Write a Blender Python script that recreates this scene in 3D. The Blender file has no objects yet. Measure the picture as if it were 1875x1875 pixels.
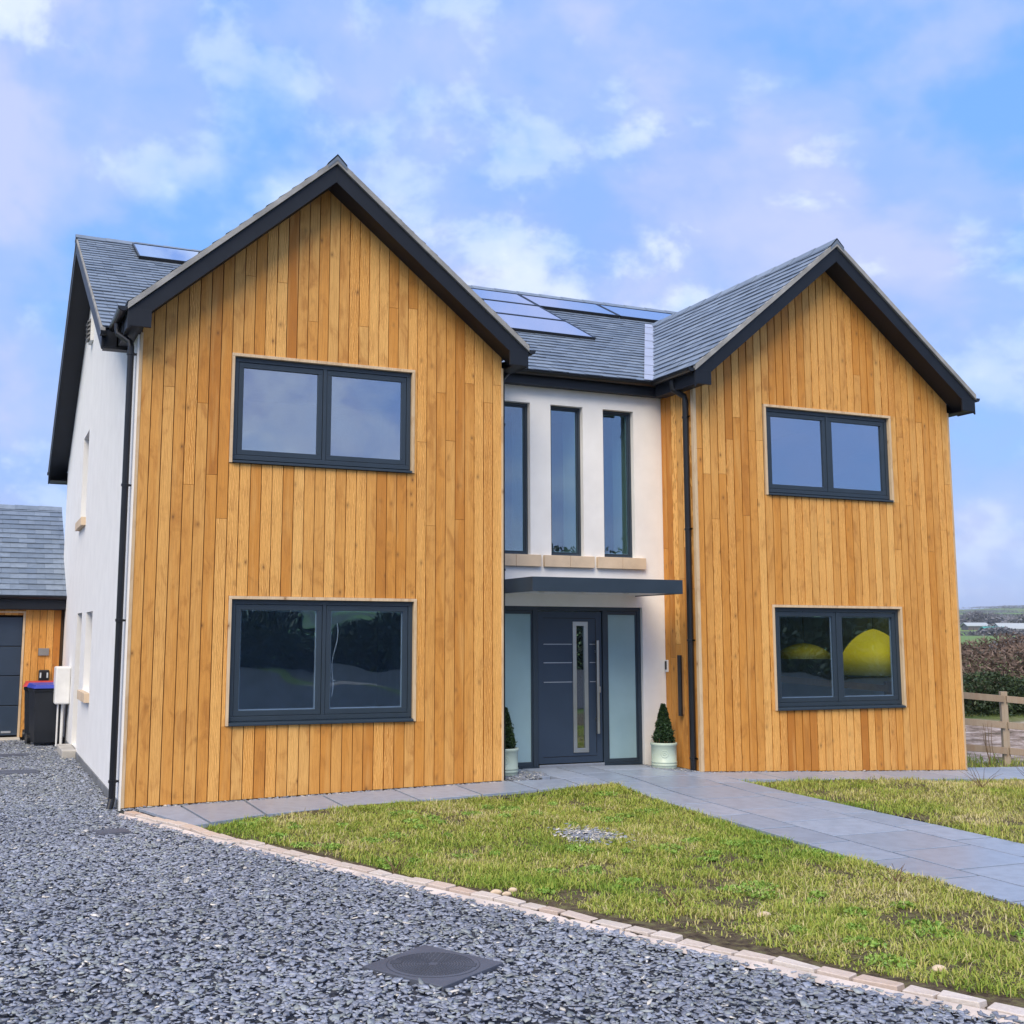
import bpy, bmesh, math, random
import numpy as np
from mathutils import Vector, Matrix

R = math.radians
random.seed(7)
rng = np.random.default_rng(11)
SC = bpy.context.scene
COL = SC.collection

# ------------------------------------------------------------------ camera
cam_d = bpy.data.cameras.new('camera')
cam = bpy.data.objects.new('camera', cam_d)
COL.objects.link(cam)
cr, cu, cf = Vector((.92193, -.38735, .00276)), Vector((-.05442, -.12248, .99098)), Vector((.38352, .91376, .13400))
M3 = Matrix((cr, cu, -cf)).transposed()
cam.matrix_world = Matrix.Translation((-1.460, -12.803, 1.798)) @ M3.to_4x4()
cam_d.sensor_width = 36.0
cam_d.lens = 2123.26 / 1875 * 36
cam_d.shift_x = (937.5 - 856.4) / 1875
cam_d.shift_y = (879.5 - 937.5) / 1875
cam_d.clip_start = .1
cam_d.clip_end = 20000
SC.camera = cam

# ------------------------------------------------------------------ world / sun / exposure
SUN_EL, SUN_AZ = R(48), R(220)          # azimuth clockwise from +Y (the back of the house)
SKY = .10
world = bpy.data.worlds.new('World')
SC.world = world
world.use_nodes = True


class NT:
    """small node-tree helper"""
    def __init__(s, tree):
        s.t = tree
        tree.nodes.clear()

    def n(s, kind, _in=None, **kw):
        nd = s.t.nodes.new(kind)
        for k, v in kw.items():
            setattr(nd, k, v)
        for k, v in (_in or {}).items():
            sk = nd.inputs[k]
            if isinstance(v, bpy.types.NodeSocket):
                s.t.links.new(v, sk)
            else:
                sk.default_value = v
        return nd

    def math(s, op, a, b=0.0, c=0.0, clamp=False):
        nd = s.n('ShaderNodeMath', {0: a, 1: b, 2: c}, operation=op)
        nd.use_clamp = clamp
        return nd.outputs[0]

    def vmath(s, op, a, b=(0, 0, 0)):
        return s.n('ShaderNodeVectorMath', {0: a, 1: b}, operation=op).outputs[0]

    def mix(s, fac, a, b, blend='MIX'):
        nd = s.n('ShaderNodeMix', data_type='RGBA', blend_type=blend)
        for i, v in ((0, fac), (6, a), (7, b)):
            if isinstance(v, bpy.types.NodeSocket):
                s.t.links.new(v, nd.inputs[i])
            else:
                if i and len(v) == 3:
                    v = (*v, 1)
                nd.inputs[i].default_value = v
        return nd.outputs[2]

    def ramp(s, fac, stops, interp='LINEAR'):
        nd = s.n('ShaderNodeValToRGB', {0: fac})
        nd.color_ramp.interpolation = interp
        e = nd.color_ramp.elements
        while len(e) < len(stops):
            e.new(.5)
        for el, (p, c) in zip(e, stops):
            el.position = p
            if not hasattr(c, '__len__'):
                c = (c, c, c)
            el.color = (*c[:3], 1)
        return nd.outputs[0]

    def noise(s, vec, scale, detail=3, rough=.5, dist=0.0, out='Fac'):
        return s.n('ShaderNodeTexNoise', {'Vector': vec, 'Scale': scale, 'Detail': detail, 'Roughness': rough,
                                          'Distortion': dist}).outputs[out]


w = NT(world.node_tree)
sky = w.n('ShaderNodeTexSky', sky_type='NISHITA', sun_disc=False, sun_elevation=SUN_EL, sun_rotation=SUN_AZ,
          altitude=50, air_density=1.0, dust_density=.6, ozone_density=2.0)
tc = w.n('ShaderNodeTexCoord')
d0 = tc.outputs['Generated']
d1 = w.vmath('MULTIPLY', d0, (1.0, 1.0, 1.35))
SEED = (4.74, 3.82, .26)
d1 = w.vmath('ADD', d1, SEED)
warp = w.noise(d1, 1.6, 2, .5, 0, 'Color')
d2 = w.vmath('ADD', d1, w.vmath('MULTIPLY', warp, (.18, .18, .18)))
big = w.noise(w.vmath('ADD', d2, (3.1, 1.7, .4)), 3.0, 6, .5, 0)
mid = w.noise(w.vmath('ADD', d2, (7.3, 2.2, 5.4)), 6.5, 7, .52, 0)
cl = w.math('ADD', w.math('MULTIPLY', big, .6), w.math('MULTIPLY', mid, .4))
cover = w.ramp(cl, [(.39, 0), (.48, .6), (.57, 1)], 'EASE')
bn = w.math('ADD', w.math('MULTIPLY', w.noise(w.vmath('ADD', d2, (1.2, 9.4, 2.6)), 4.6, 4, .5, 0), .5),
            w.math('MULTIPLY', w.noise(w.vmath('ADD', d2, (4.2, 3.4, 8.6)), 10.5, 8, .58, 0), .5))
bright = w.ramp(bn, [(.49, 0), (.565, .5), (.65, 1)], 'EASE')
K = .71 / SKY
under = w.mix(w.ramp(mid, [(.38, 0), (.62, 1)]), tuple(c * K for c in (.27, .40, .76)), tuple(c * K for c in (.43, .50, .77)))
cloud = w.mix(bright, under, tuple(c * K for c in (.78, .86, .96)))
blue = w.mix(.78, sky.outputs[0], tuple(c * K for c in (.16, .38, .84)))
col = w.mix(cover, blue, cloud)
sep = w.n('ShaderNodeSeparateXYZ', {0: d0})
hz = w.ramp(sep.outputs[2], [(.0, 1), (.10, .35), (.30, 0)])
col = w.mix(w.math('MULTIPLY', hz, .55), col, tuple(c * K for c in (.40, .50, .78)))
bg = w.n('ShaderNodeBackground', {'Color': col, 'Strength': SKY})
wo = w.n('ShaderNodeOutputWorld', {'Surface': bg.outputs[0]})

sun_d = bpy.data.lights.new('sun', 'SUN')
sun_d.energy = 2.0
sun_d.angle = R(42)
sun_d.color = (1.0, .86, .66)
sun = bpy.data.objects.new('sun', sun_d)
COL.objects.link(sun)
sdir = Vector((math.sin(SUN_AZ) * math.cos(SUN_EL), math.cos(SUN_AZ) * math.cos(SUN_EL), math.sin(SUN_EL)))
sun.rotation_euler = sdir.to_track_quat('Z', 'Y').to_euler()
sun.location = sdir * 60

SC.view_settings.view_transform = 'Standard'
SC.view_settings.look = 'None'
SC.view_settings.exposure = .93
SC.view_settings.gamma = 1
SC.render.engine = 'CYCLES'
SC.cycles.max_bounces = 8
SC.cycles.transparent_max_bounces = 12


# ------------------------------------------------------------------ mesh + object helpers
class MB:
    """collects faces; build() links them as one mesh object"""
    def __init__(s):
        s.v, s.f, s.t, s.tint = [], [], [], (.5, .5, .5)

    def face(s, pts):
        n = len(s.v)
        s.v += [tuple(p) for p in pts]
        s.f.append(tuple(range(n, n + len(pts))))
        s.t.append(s.tint)

    def mesh(s, vs, fs):
        n = len(s.v)
        s.v += [tuple(p) for p in vs]
        for f in fs:
            s.f.append(tuple(i + n for i in f))
            s.t.append(s.tint)

    def box(s, x0, x1, y0, y1, z0, z1, T=None):
        vs = [(x0, y0, z0), (x1, y0, z0), (x1, y1, z0), (x0, y1, z0), (x0, y0, z1), (x1, y0, z1), (x1, y1, z1), (x0, y1, z1)]
        if T:
            vs = [T @ Vector(p) for p in vs]
        s.mesh(vs, [(0, 3, 2, 1), (4, 5, 6, 7), (0, 1, 5, 4), (1, 2, 6, 5), (2, 3, 7, 6), (3, 0, 4, 7)])

    def extrude(s, poly, vec):
        """solid: polygon (3d points) swept along vec"""
        n = len(poly)
        a = [Vector(p) for p in poly]
        b = [p + Vector(vec) for p in a]
        s.mesh(a + b, [tuple(range(n - 1, -1, -1)), tuple(range(n, 2 * n))] +
               [(i, (i + 1) % n, n + (i + 1) % n, n + i) for i in range(n)])

    def tube(s, path, r, n=10, cap=True, taper=None):
        P = [Vector(p) for p in path]
        rings = []
        up = None
        for i, p in enumerate(P):
            d = (P[min(i + 1, len(P) - 1)] - P[max(i - 1, 0)]).normalized()
            if up is None:
                up = d.orthogonal().normalized()
            up = (up - d * up.dot(d)).normalized()
            sd = d.cross(up)
            rr = r * (taper[i] if taper else 1)
            rings.append([p + (up * math.cos(2 * math.pi * k / n) + sd * math.sin(2 * math.pi * k / n)) * rr for k in range(n)])
        vs = [q for g in rings for q in g]
        fs = []
        for i in range(len(P) - 1):
            for k in range(n):
                fs.append((i * n + k, i * n + (k + 1) % n, (i + 1) * n + (k + 1) % n, (i + 1) * n + k))
        if cap:
            fs += [tuple(range(n - 1, -1, -1)), tuple((len(P) - 1) * n + k for k in range(n))]
        s.mesh(vs, fs)

    def lathe(s, prof, c=(0, 0, 0), n=32):
        vs, fs = [], []
        for r, z in prof:
            for k in range(n):
                a = 2 * math.pi * k / n
                vs.append((c[0] + r * math.cos(a), c[1] + r * math.sin(a), c[2] + z))
        for i in range(len(prof) - 1):
            for k in range(n):
                fs.append((i * n + k, i * n + (k + 1) % n, (i + 1) * n + (k + 1) % n, (i + 1) * n + k))
        s.mesh(vs, fs)

    def build(s, name, mat, parent=None, bevel=0.0, smooth=False, loc=None):
        me = bpy.data.meshes.new(name)
        me.from_pydata(s.v, [], s.f)
        at = me.attributes.new('tint', 'FLOAT_COLOR', 'FACE')
        at.data.foreach_set('color', np.array([(*t, 1) for t in s.t], 'f').ravel())
        return link(name, me, mat, parent, bevel, smooth)


def link(name, me, mat, parent=None, bevel=0.0, smooth=False):
    if mat:
        me.materials.append(mat)
    o = bpy.data.objects.new(name, me)
    COL.objects.link(o)
    if parent is not None:
        o.parent = parent
        if parent.type == 'EMPTY':
            o.matrix_parent_inverse = Matrix.Translation(-parent.location)
    if smooth:
        me.polygons.foreach_set('use_smooth', [True] * len(me.polygons))
    if bevel:
        m = o.modifiers.new('edge', 'BEVEL')
        m.width = bevel
        m.segments = 2
        m.limit_method = 'ANGLE'
        m.angle_limit = R(40)
    return o


def fast_mesh(name, verts, loops, starts, totals, tint, mat, parent=None):
    """numpy -> one mesh; tint per face (n,3)"""
    me = bpy.data.meshes.new(name)
    me.vertices.add(len(verts))
    me.vertices.foreach_set('co', np.asarray(verts, 'f').ravel())
    me.loops.add(len(loops))
    me.loops.foreach_set('vertex_index', np.asarray(loops, 'i'))
    me.polygons.add(len(starts))
    me.polygons.foreach_set('loop_start', np.asarray(starts, 'i'))
    me.polygons.foreach_set('loop_total', np.asarray(totals, 'i'))
    me.update(calc_edges=True)
    at = me.attributes.new('tint', 'FLOAT_COLOR', 'FACE')
    t4 = np.ones((len(starts), 4), 'f')
    t4[:, :3] = tint
    at.data.foreach_set('color', t4.ravel())
    return link(name, me, mat, parent)


def tag(o, label=None, cat=None, group=None, kind=None):
    if label:
        o['label'] = label
    if cat:
        o['category'] = cat
    if group:
        o['group'] = group
    if kind:
        o['kind'] = kind
    return o


def thing(name, label, cat, loc=(0, 0, 0), group=None):
    o = bpy.data.objects.new(name, None)
    o.empty_display_size = .2
    o.location = loc
    COL.objects.link(o)
    return tag(o, label, cat, group)


def struct(o):
    o['kind'] = 'structure'
    return o


# ------------------------------------------------------------------ materials
def mat(name):
    m = bpy.data.materials.new(name)
    m.use_nodes = True
    return m, NT(m.node_tree)


def finish(t, **k):
    p = t.n('ShaderNodeBsdfPrincipled', k.pop('_in', None))
    t.n('ShaderNodeOutputMaterial', {'Surface': p.outputs[0]})
    return p


def plain(name, col, rough=.6, metal=0.0, spec=.5, var=.08, bump=0.0, bscale=60, coat=0.0):
    m, t = mat(name)
    tcn = t.n('ShaderNodeTexCoord').outputs['Object']
    nz = t.noise(tcn, 3.0, 6, .6)
    c = t.mix(t.math('MULTIPLY', t.ramp(nz, [(.35, 0), (.65, 1)]), 1.0), tuple(x * (1 - var) for x in col), tuple(min(1, x * (1 + var)) for x in col))
    ins = {'Base Color': c, 'Roughness': t.math('ADD', rough - .06, t.math('MULTIPLY', nz, .12)), 'Metallic': metal, 'Specular IOR Level': spec,
           'Coat Weight': coat}
    if bump:
        b = t.n('ShaderNodeBump', {'Strength': bump, 'Distance': .01, 'Height': t.noise(tcn, bscale, 4, .6)})
        ins['Normal'] = b.outputs[0]
    finish(t, _in=ins)
    return m


def wood_mat(name, dark, midc, pale, grey=.0):
    m, t = mat(name)
    tcn = t.n('ShaderNodeTexCoord').outputs['Object']
    at = t.n('ShaderNodeAttribute', attribute_name='tint')
    tint = at.outputs['Color']
    sp = t.n('ShaderNodeSeparateColor', {0: tint})
    tr, tg, tb = sp.outputs
    base = t.vmath('ADD', tcn, t.vmath('MULTIPLY', tint, (41.0, 33.0, 57.0)))
    c = t.ramp(tr, [(.0, dark), (.35, midc), (.75, tuple(a * .5 + b * .5 for a, b in zip(midc, pale))), (1, pale)])
    # broad blotches along the board
    b1 = t.noise(t.vmath('MULTIPLY', base, (5.5, 5.5, 2.4)), 1.0, 5, .6, 1.2)
    c = t.mix(t.ramp(b1, [(.34, .6), (.46, .15), (.56, .0)]), c, t.mix(.5, dark, (.30, .12, .03)))
    b2 = t.noise(t.vmath('MULTIPLY', base, (10, 10, .8)), 1.3, 3, .5, .3)
    c = t.mix(t.ramp(b2, [(.52, 0), (.7, .45)]), c, pale)
    # fine grain
    g1 = t.noise(t.vmath('MULTIPLY', base, (150, 150, 4.0)), 1.0, 4, .6, .2)
    c = t.mix(t.ramp(g1, [(.36, .42), (.56, 0)]), c, t.mix(.4, dark, (.22, .09, .025)))
    # cathedral figure on some boards
    wv = t.n('ShaderNodeTexWave', {'Vector': t.vmath('MULTIPLY', base, (9, 9, 2.2)), 'Scale': 2.2, 'Distortion': 7.0, 'Detail': 3.0,
                                   'Detail Scale': 1.2}, wave_type='BANDS', bands_direction='X').outputs['Fac']
    fig = t.math('MULTIPLY', t.ramp(wv, [(.55, 0), (.85, 1)]), t.ramp(tg, [(.60, 0), (.64, .8)]))
    c = t.mix(fig, c, tuple(min(1, a * 1.25) for a in pale))
    # knots
    vo = t.n('ShaderNodeTexVoronoi', {'Vector': t.vmath('MULTIPLY', base, (5.5, 5.5, 3.2)), 'Scale': 1.0, 'Randomness': 1.0}).outputs['Distance']
    kn = t.ramp(t.math('ADD', vo, t.math('MULTIPLY', g1, .05)), [(.05, .95), (.085, .45), (.16, .12), (.22, 0)])
    c = t.mix(kn, c, (.20, .085, .025))
    if grey:
        c = t.mix(grey, c, (.30, .27, .24))
    b = t.n('ShaderNodeBump', {'Strength': .35, 'Distance': .004, 'Height': g1})
    finish(t, _in={'Base Color': c, 'Roughness': t.math('ADD', .5, t.math('MULTIPLY', g1, .25)), 'Specular IOR Level': .32, 'Normal': b.outputs[0]})
    return m


M = {}
M['larch'] = wood_mat('larch cladding', (.50, .190, .030), (.67, .298, .058), (.77, .435, .135))
M['trim'] = wood_mat('pale timber trim', (.62, .45, .27), (.68, .52, .33), (.74, .58, .40))
M['fence'] = wood_mat('fence timber', (.26, .19, .12), (.36, .27, .18), (.42, .34, .24), .25)
M['dark_gap'] = plain('membrane behind cladding', (.050, .027, .012), .9)
M['white'] = plain('white through-coloured render', (.86, .855, .835), .92, spec=.2, var=.035, bump=.3, bscale=180)
M['anth'] = plain('anthracite coated aluminium', (.026, .042, .062), .42, spec=.5, var=.06)
M['door'] = plain('anthracite blue door panel', (.030, .050, .084), .38, spec=.5, var=.05)
M['barge'] = plain('black barge and soffit', (.008, .011, .018), .5, spec=.35, var=.15)
M['black'] = plain('black plastic', (.008, .009, .012), .35, spec=.5, var=.2)
M['steel'] = plain('brushed steel', (.62, .61, .57), .33, metal=1.0, var=.05)
M['silver'] = plain('silver inlay', (.50, .53, .57), .4, metal=.6)
M['spacer'] = plain('pale glazing spacer', (.55, .60, .64), .5)
M['mortar'] = plain('pale verge mortar', (.31, .31, .305), .9, var=.25, bump=.4, bscale=50)
M['stone'] = plain('sandstone sill', (.66, .52, .37), .85, var=.10, bump=.3, bscale=90)
M['plinth'] = plain('grey plinth', (.17, .18, .19), .85, var=.2, bump=.3, bscale=40)
M['lead'] = plain('lead valley', (.36, .40, .52), .42, metal=.0, spec=.6, var=.08)
M['plaster'] = plain('interior plaster', (.55, .56, .55), .9, var=.03)
M['room_dark'] = plain('interior blue grey wall', (.60, .70, .80), .9, var=.1)
M['jamb'] = plain('interior reveal', (.74, .84, .82), .8, var=.03)
M['white_pl'] = plain('white plastic', (.78, .78, .76), .45)
M['concrete'] = plain('pale concrete', (.50, .48, .44), .9, var=.15, bump=.3)
M['pot'] = plain('pale green glazed pot', (.50, .60, .50), .42, spec=.5, var=.07, coat=.15)
M['compost'] = plain('compost', (.045, .030, .020), .95, var=.4, bump=.9, bscale=60)
M['iron'] = plain('dark composite cover', (.085, .095, .125), .62, var=.15, bump=.25, bscale=120)
M['iron_dark'] = plain('cover recess', (.055, .062, .082), .8, var=.15)
M['red'] = plain('red bin lid', (.50, .035, .045), .45)
M['blue'] = plain('blue bin lid', (.035, .055, .36), .45)
M['bin'] = plain('dark bin body', (.014, .018, .026), .5, var=.15)
M['yellow'] = plain('plain yellow stand-in', (.90, .72, .02), .55, var=.05)
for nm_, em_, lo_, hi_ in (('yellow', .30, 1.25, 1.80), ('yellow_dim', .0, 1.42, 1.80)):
    m_, t_ = mat('painted yellow glow fade')
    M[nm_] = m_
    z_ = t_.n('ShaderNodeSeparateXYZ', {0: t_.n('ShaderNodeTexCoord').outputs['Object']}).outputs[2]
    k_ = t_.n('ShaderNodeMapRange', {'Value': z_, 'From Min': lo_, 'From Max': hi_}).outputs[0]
    c_ = t_.ramp(k_, [(0, (.03, .045, .035)), (.30, (.22, .19, .02)), (.62, (.72, .54, .02)), (1, (.95, .74, .05))])  # fade from yellow to dark olive painted in, imitating a dying glow
    finish(t_, _in={'Base Color': c_, 'Roughness': .6, 'Emission Color': c_, 'Emission Strength': em_})  # emission added so the large one shows through the dark pane
M['cable'] = plain('pale cable', (.85, .85, .85), .5)
M['grille'] = plain('grey grille', (.22, .22, .22), .6)
M['barn_wall'] = plain('pale barn cladding', (.55, .55, .52), .7, var=.1)
M['barn_green'] = plain('green barn roof', (.05, .30, .25), .55, var=.1)
M['barn_roof'] = plain('pale barn roof', (.42, .46, .47), .6, var=.06)
M['barn_dark'] = plain('dark barn side', (.14, .12, .13), .8, var=.2)


def slate_mat(name, base, hi):
    m, t = mat(name)
    tcn = t.n('ShaderNodeTexCoord').outputs['Object']
    at = t.n('ShaderNodeAttribute', attribute_name='tint')
    sp = t.n('ShaderNodeSeparateColor', {0: at.outputs['Color']})
    nz = t.noise(t.vmath('ADD', tcn, t.vmath('MULTIPLY', at.outputs['Color'], (9, 9, 9))), 9, 5, .6)
    c = t.ramp(sp.outputs[0], [(0, base), (1, hi)])
    c = t.mix(t.ramp(nz, [(.35, .35), (.6, 0)]), c, tuple(x * .6 for x in base))
    b = t.n('ShaderNodeBump', {'Strength': .25, 'Distance': .004, 'Height': t.noise(tcn, 45, 4, .6)})
    finish(t, _in={'Base Color': c, 'Roughness': t.math('ADD', .34, t.math('MULTIPLY', sp.outputs[1], .16)), 'Specular IOR Level': .55, 'Normal': b.outputs[0]})
    return m


M['slate'] = slate_mat('roof slate', (.145, .185, .245), (.225, .275, .345))
M['slab'] = slate_mat('paving slab', (.27, .325, .415), (.335, .39, .485))
M['sett'] = slate_mat('sandstone sett', (.62, .48, .39), (.72, .66, .60))


def chip_mat():
    m, t = mat('slate chippings')
    at = t.n('ShaderNodeAttribute', attribute_name='tint')
    tcn = t.n('ShaderNodeTexCoord').outputs['Object']
    nz = t.noise(tcn, 90, 3, .6)
    c = t.mix(t.ramp(nz, [(.35, .3), (.6, 0)]), at.outputs['Color'], (.05, .055, .07))
    finish(t, _in={'Base Color': c, 'Roughness': .52, 'Specular IOR Level': .5})
    return m


M['chip'] = chip_mat()
M['asphalt'] = plain('asphalt', (.045, .047, .052), .9, var=.2, bump=.4, bscale=120)


def ground_mat(name, stops, scale, bump=.6, bscale=60):
    m, t = mat(name)
    tcn = t.n('ShaderNodeTexCoord').outputs['Object']
    a = t.noise(tcn, scale, 6, .65)
    c = t.ramp(a, stops)
    b = t.n('ShaderNodeBump', {'Strength': bump, 'Distance': .02, 'Height': t.noise(tcn, bscale, 5, .7)})
    finish(t, _in={'Base Color': c, 'Roughness': .95, 'Specular IOR Level': .15, 'Normal': b.outputs[0]})
    return m


M['drive_bed'] = ground_mat('driveway bed', [(.35, (.05, .056, .072)), (.65, (.13, .142, .18))], 70, .8, 130)
M['soil'] = ground_mat('lawn soil', [(.34, (.055, .040, .030)), (.5, (.13, .10, .065)), (.66, (.20, .19, .085))], 16, 1.0, 55)


def blade_mat():
    m, t = mat('grass blades')
    at = t.n('ShaderNodeAttribute', attribute_name='tint')
    tcn = t.n('ShaderNodeTexCoord').outputs['Object']
    sp = t.n('ShaderNodeSeparateColor', {0: at.outputs['Color']})
    pat = t.noise(tcn, .9, 3, .55)
    f = t.math('ADD', t.math('MULTIPLY', sp.outputs[0], .62), t.math('MULTIPLY', pat, .62))
    c = t.ramp(f, [(.28, (.18, .31, .04)), (.50, (.32, .41, .062)), (.68, (.45, .47, .10)), (.80, (.56, .50, .19)), (.95, (.70, .61, .36))])
    p = t.n('ShaderNodeBsdfPrincipled', {'Base Color': c, 'Roughness': .6, 'Specular IOR Level': .25})
    tl = t.n('ShaderNodeBsdfTranslucent', {'Color': c})
    ms = t.n('ShaderNodeMixShader', {0: .25, 1: p.outputs[0], 2: tl.outputs[0]})
    t.n('ShaderNodeOutputMaterial', {'Surface': ms.outputs[0]})
    return m


M['blade'] = blade_mat()


def leaf_mat(name, a, b, rough=.5):
    m, t = mat(name)
    at = t.n('ShaderNodeAttribute', attribute_name='tint')
    sp = t.n('ShaderNodeSeparateColor', {0: at.outputs['Color']})
    c = t.ramp(sp.outputs[0], [(0, a), (1, b)])
    finish(t, _in={'Base Color': c, 'Roughness': rough, 'Specular IOR Level': .3})
    return m


M['box_leaf'] = leaf_mat('dark topiary leaf', (.008, .022, .009), (.035, .075, .022))
M['evergreen'] = leaf_mat('dark evergreen leaf', (.012, .025, .012), (.055, .085, .035))
M['bare_twig'] = leaf_mat('bare winter twig', (.085, .060, .048), (.26, .19, .155), .8)
M['dead'] = leaf_mat('dead stem', (.09, .055, .03), (.26, .18, .10), .8)
M['wood_far'] = leaf_mat('far woodland', (.13, .135, .155), (.22, .22, .24), .9)  # grey winter wood, with distance haze lightened into the colour
M['weed'] = leaf_mat('weed leaf', (.13, .26, .03), (.30, .44, .09))


def glass_mat(name, refl, tcol, gcol=(.80, .88, 1.0), wav=.0):
    m, t = mat(name)
    tcn = t.n('ShaderNodeTexCoord').outputs['Object']
    lw = t.n('ShaderNodeLayerWeight', {'Blend': .35})
    fac = t.math('ADD', refl, t.math('MULTIPLY', lw.outputs['Facing'], .35), clamp=True)
    g = {'Color': (*gcol, 1), 'Roughness': 0.0}
    if wav:
        g['Normal'] = t.n('ShaderNodeBump', {'Strength': wav, 'Distance': .02, 'Height': t.noise(tcn, 1.6, 1, .4)}).outputs[0]
    gl = t.n('ShaderNodeBsdfGlossy', g)
    tr = t.n('ShaderNodeBsdfTransparent', {'Color': (*tcol, 1)})
    ms = t.n('ShaderNodeMixShader', {0: fac, 1: tr.outputs[0], 2: gl.outputs[0]})
    t.n('ShaderNodeOutputMaterial', {'Surface': ms.outputs[0]})
    return m


M['glass'] = glass_mat('upper window glass', .34, (.55, .62, .66), wav=.10)
M['glass_low'] = glass_mat('lower window glass', .14, (.84, .90, .96), gcol=(.62, .84, 1.0), wav=.16)
M['glass_tall'] = glass_mat('tall window glass', .17, (.74, .86, .86), wav=.06)
M['frost'] = plain('frosted sidelight glass', (.31, .46, .50), .16, spec=.6, var=.04, coat=.3)
M['solar'] = glass_mat('solar glass', .62, (.01, .01, .02), (.86, .90, 1.0))


def field_mat():
    m, t = mat('fields')
    tcn = t.n('ShaderNodeTexCoord').outputs['Object']
    v2 = t.vmath('MULTIPLY', tcn, (1, 1, 0))
    vo = t.n('ShaderNodeTexVoronoi', {'Vector': v2, 'Scale': .0065, 'Randomness': .9})
    cell = t.n('ShaderNodeSeparateColor', {0: vo.outputs['Color']}).outputs[0]
    c = t.ramp(cell, [(0, (.10, .22, .05)), (.35, (.16, .30, .06)), (.7, (.20, .27, .09)), (1, (.14, .24, .08))])
    ed = t.n('ShaderNodeTexVoronoi', {'Vector': v2, 'Scale': .0065, 'Randomness': .9}, feature='DISTANCE_TO_EDGE').outputs['Distance']
    c = t.mix(t.ramp(ed, [(.03, .85), (.07, 0)]), c, (.07, .075, .065))
    c = t.mix(t.ramp(t.noise(tcn, .05, 6, .6), [(.45, 0), (.7, .4)]), c, (.17, .15, .10))
    # near ground: rough grass, and a bank of pinkish stony earth beyond the fence
    sp = t.n('ShaderNodeSeparateXYZ', {0: tcn})
    near = t.ramp(t.noise(tcn, 1.5, 6, .7), [(.35, (.06, .11, .025)), (.6, (.15, .18, .06)), (.75, (.22, .19, .11))])
    dist = t.n('ShaderNodeVectorMath', {0: v2, 1: (-1.46, -12.8, 0)}, operation='DISTANCE').outputs['Value']
    c = t.mix(t.ramp(t.math('MULTIPLY', dist, .01), [(.40, 1), (.60, 0)]), c, near)
    bank = t.ramp(t.math('ADD', t.math('MULTIPLY', dist, .02), t.math('MULTIPLY', t.noise(tcn, .9, 4, .6), .05)),
                  [(.405, 0), (.425, 1), (.53, 1), (.56, 0)])
    earth = t.ramp(t.noise(t.vmath('MULTIPLY', tcn, (1, 1, 1)), 2.2, 8, .8), [(.36, (.10, .085, .055)), (.47, (.30, .23, .19)), (.56, (.52, .43, .38)), (.66, (.68, .60, .55))])
    c = t.mix(bank, c, earth)
    b = t.n('ShaderNodeBump', {'Strength': .8, 'Distance': .1, 'Height': t.noise(tcn, 6, 6, .7)})
    finish(t, _in={'Base Color': c, 'Roughness': .95, 'Specular IOR Level': .1, 'Normal': b.outputs[0]})
    return m


M['field'] = field_mat()


# ------------------------------------------------------------------ ground height
def lerp_tab(x, xs, ys):
    return np.interp(x, xs, ys)


def H(x, y):
    """local ground height near the house (slight ramp up to the door)"""
    x = np.asarray(x, float)
    y = np.asarray(y, float)
    b = lerp_tab(x, [-.3, .1, 4.35, 5.0, 6.5, 7.2, 11.6, 13.5, 18], [0, -.005, .085, .118, .118, .072, -.085, -.14, -.30])
    f = lerp_tab(y, [-5.5, -1.6, -.4, 3, 12], [.0, .45, 1, 1, .6])
    return np.where(x > 11.6, b * np.maximum(f, .85), b * f)


CAMX, CAMY = -1.46, -12.8


def terrain(x, y):
    x = np.asarray(x, float)
    y = np.asarray(y, float)
    d = np.hypot(x - CAMX, y - CAMY)
    far = lerp_tab(d, [0, 17, 20, 24, 28, 32, 60, 120, 200, 500, 1000, 2000, 2600, 4000, 9000],
                   [-.03, -.12, -.08, .08, .25, .3, -.5, -.6, .2, 3.8, 18, 49, 51, 15, -10])
    near = H(x, y) - .03
    # right of the house the land falls away, elsewhere it stays level for longer
    side = np.clip((x - 11.8) / 2.0, 0, 1)
    k = np.clip((d - 36) / 20, 0, 1)
    wgt = np.maximum(side, k)
    wv = np.where(d > 800, 4.0 * np.sin(x * .012 + 1) * np.cos(y * .009) * np.clip((d - 60) / 400, 0, 1), 0)
    return near * (1 - wgt) + far * wgt + wv


def vnoise(x, y, sc, seed):
    r_ = np.random.default_rng(seed)
    g = r_.random((64, 64))
    fx, fy = x * sc + 200, y * sc + 200
    ix, iy = np.floor(fx).astype(int), np.floor(fy).astype(int)
    tx, ty = fx - ix, fy - iy
    tx, ty = tx * tx * (3 - 2 * tx), ty * ty * (3 - 2 * ty)
    f = lambda a, b: g[a % 64, b % 64]
    return (f(ix, iy) * (1 - tx) + f(ix + 1, iy) * tx) * (1 - ty) + (f(ix, iy + 1) * (1 - tx) + f(ix + 1, iy + 1) * tx) * ty


def in_poly(px, py, poly):
    inside = np.zeros(len(px), bool)
    n = len(poly)
    j = n - 1
    for i in range(n):
        xi, yi = poly[i]
        xj, yj = poly[j]
        c = ((yi > py) != (yj > py)) & (px < (xj - xi) * (py - yi) / ((yj - yi) + 1e-12) + xi)
        inside ^= c
        j = i
    return inside


# kerb centre line (top of the setts), from the house corner towards the camera
KERB = [(.02, -.30), (.40, -1.42), (.58, -2.05), (1.02, -3.20), (1.45, -4.30), (1.99, -5.55), (2.52, -6.92), (3.02, -8.05), (3.55, -9.2), (4.3, -10.8)]
KX = np.array([k[0] for k in KERB])
KY = np.array([k[1] for k in KERB])


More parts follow.
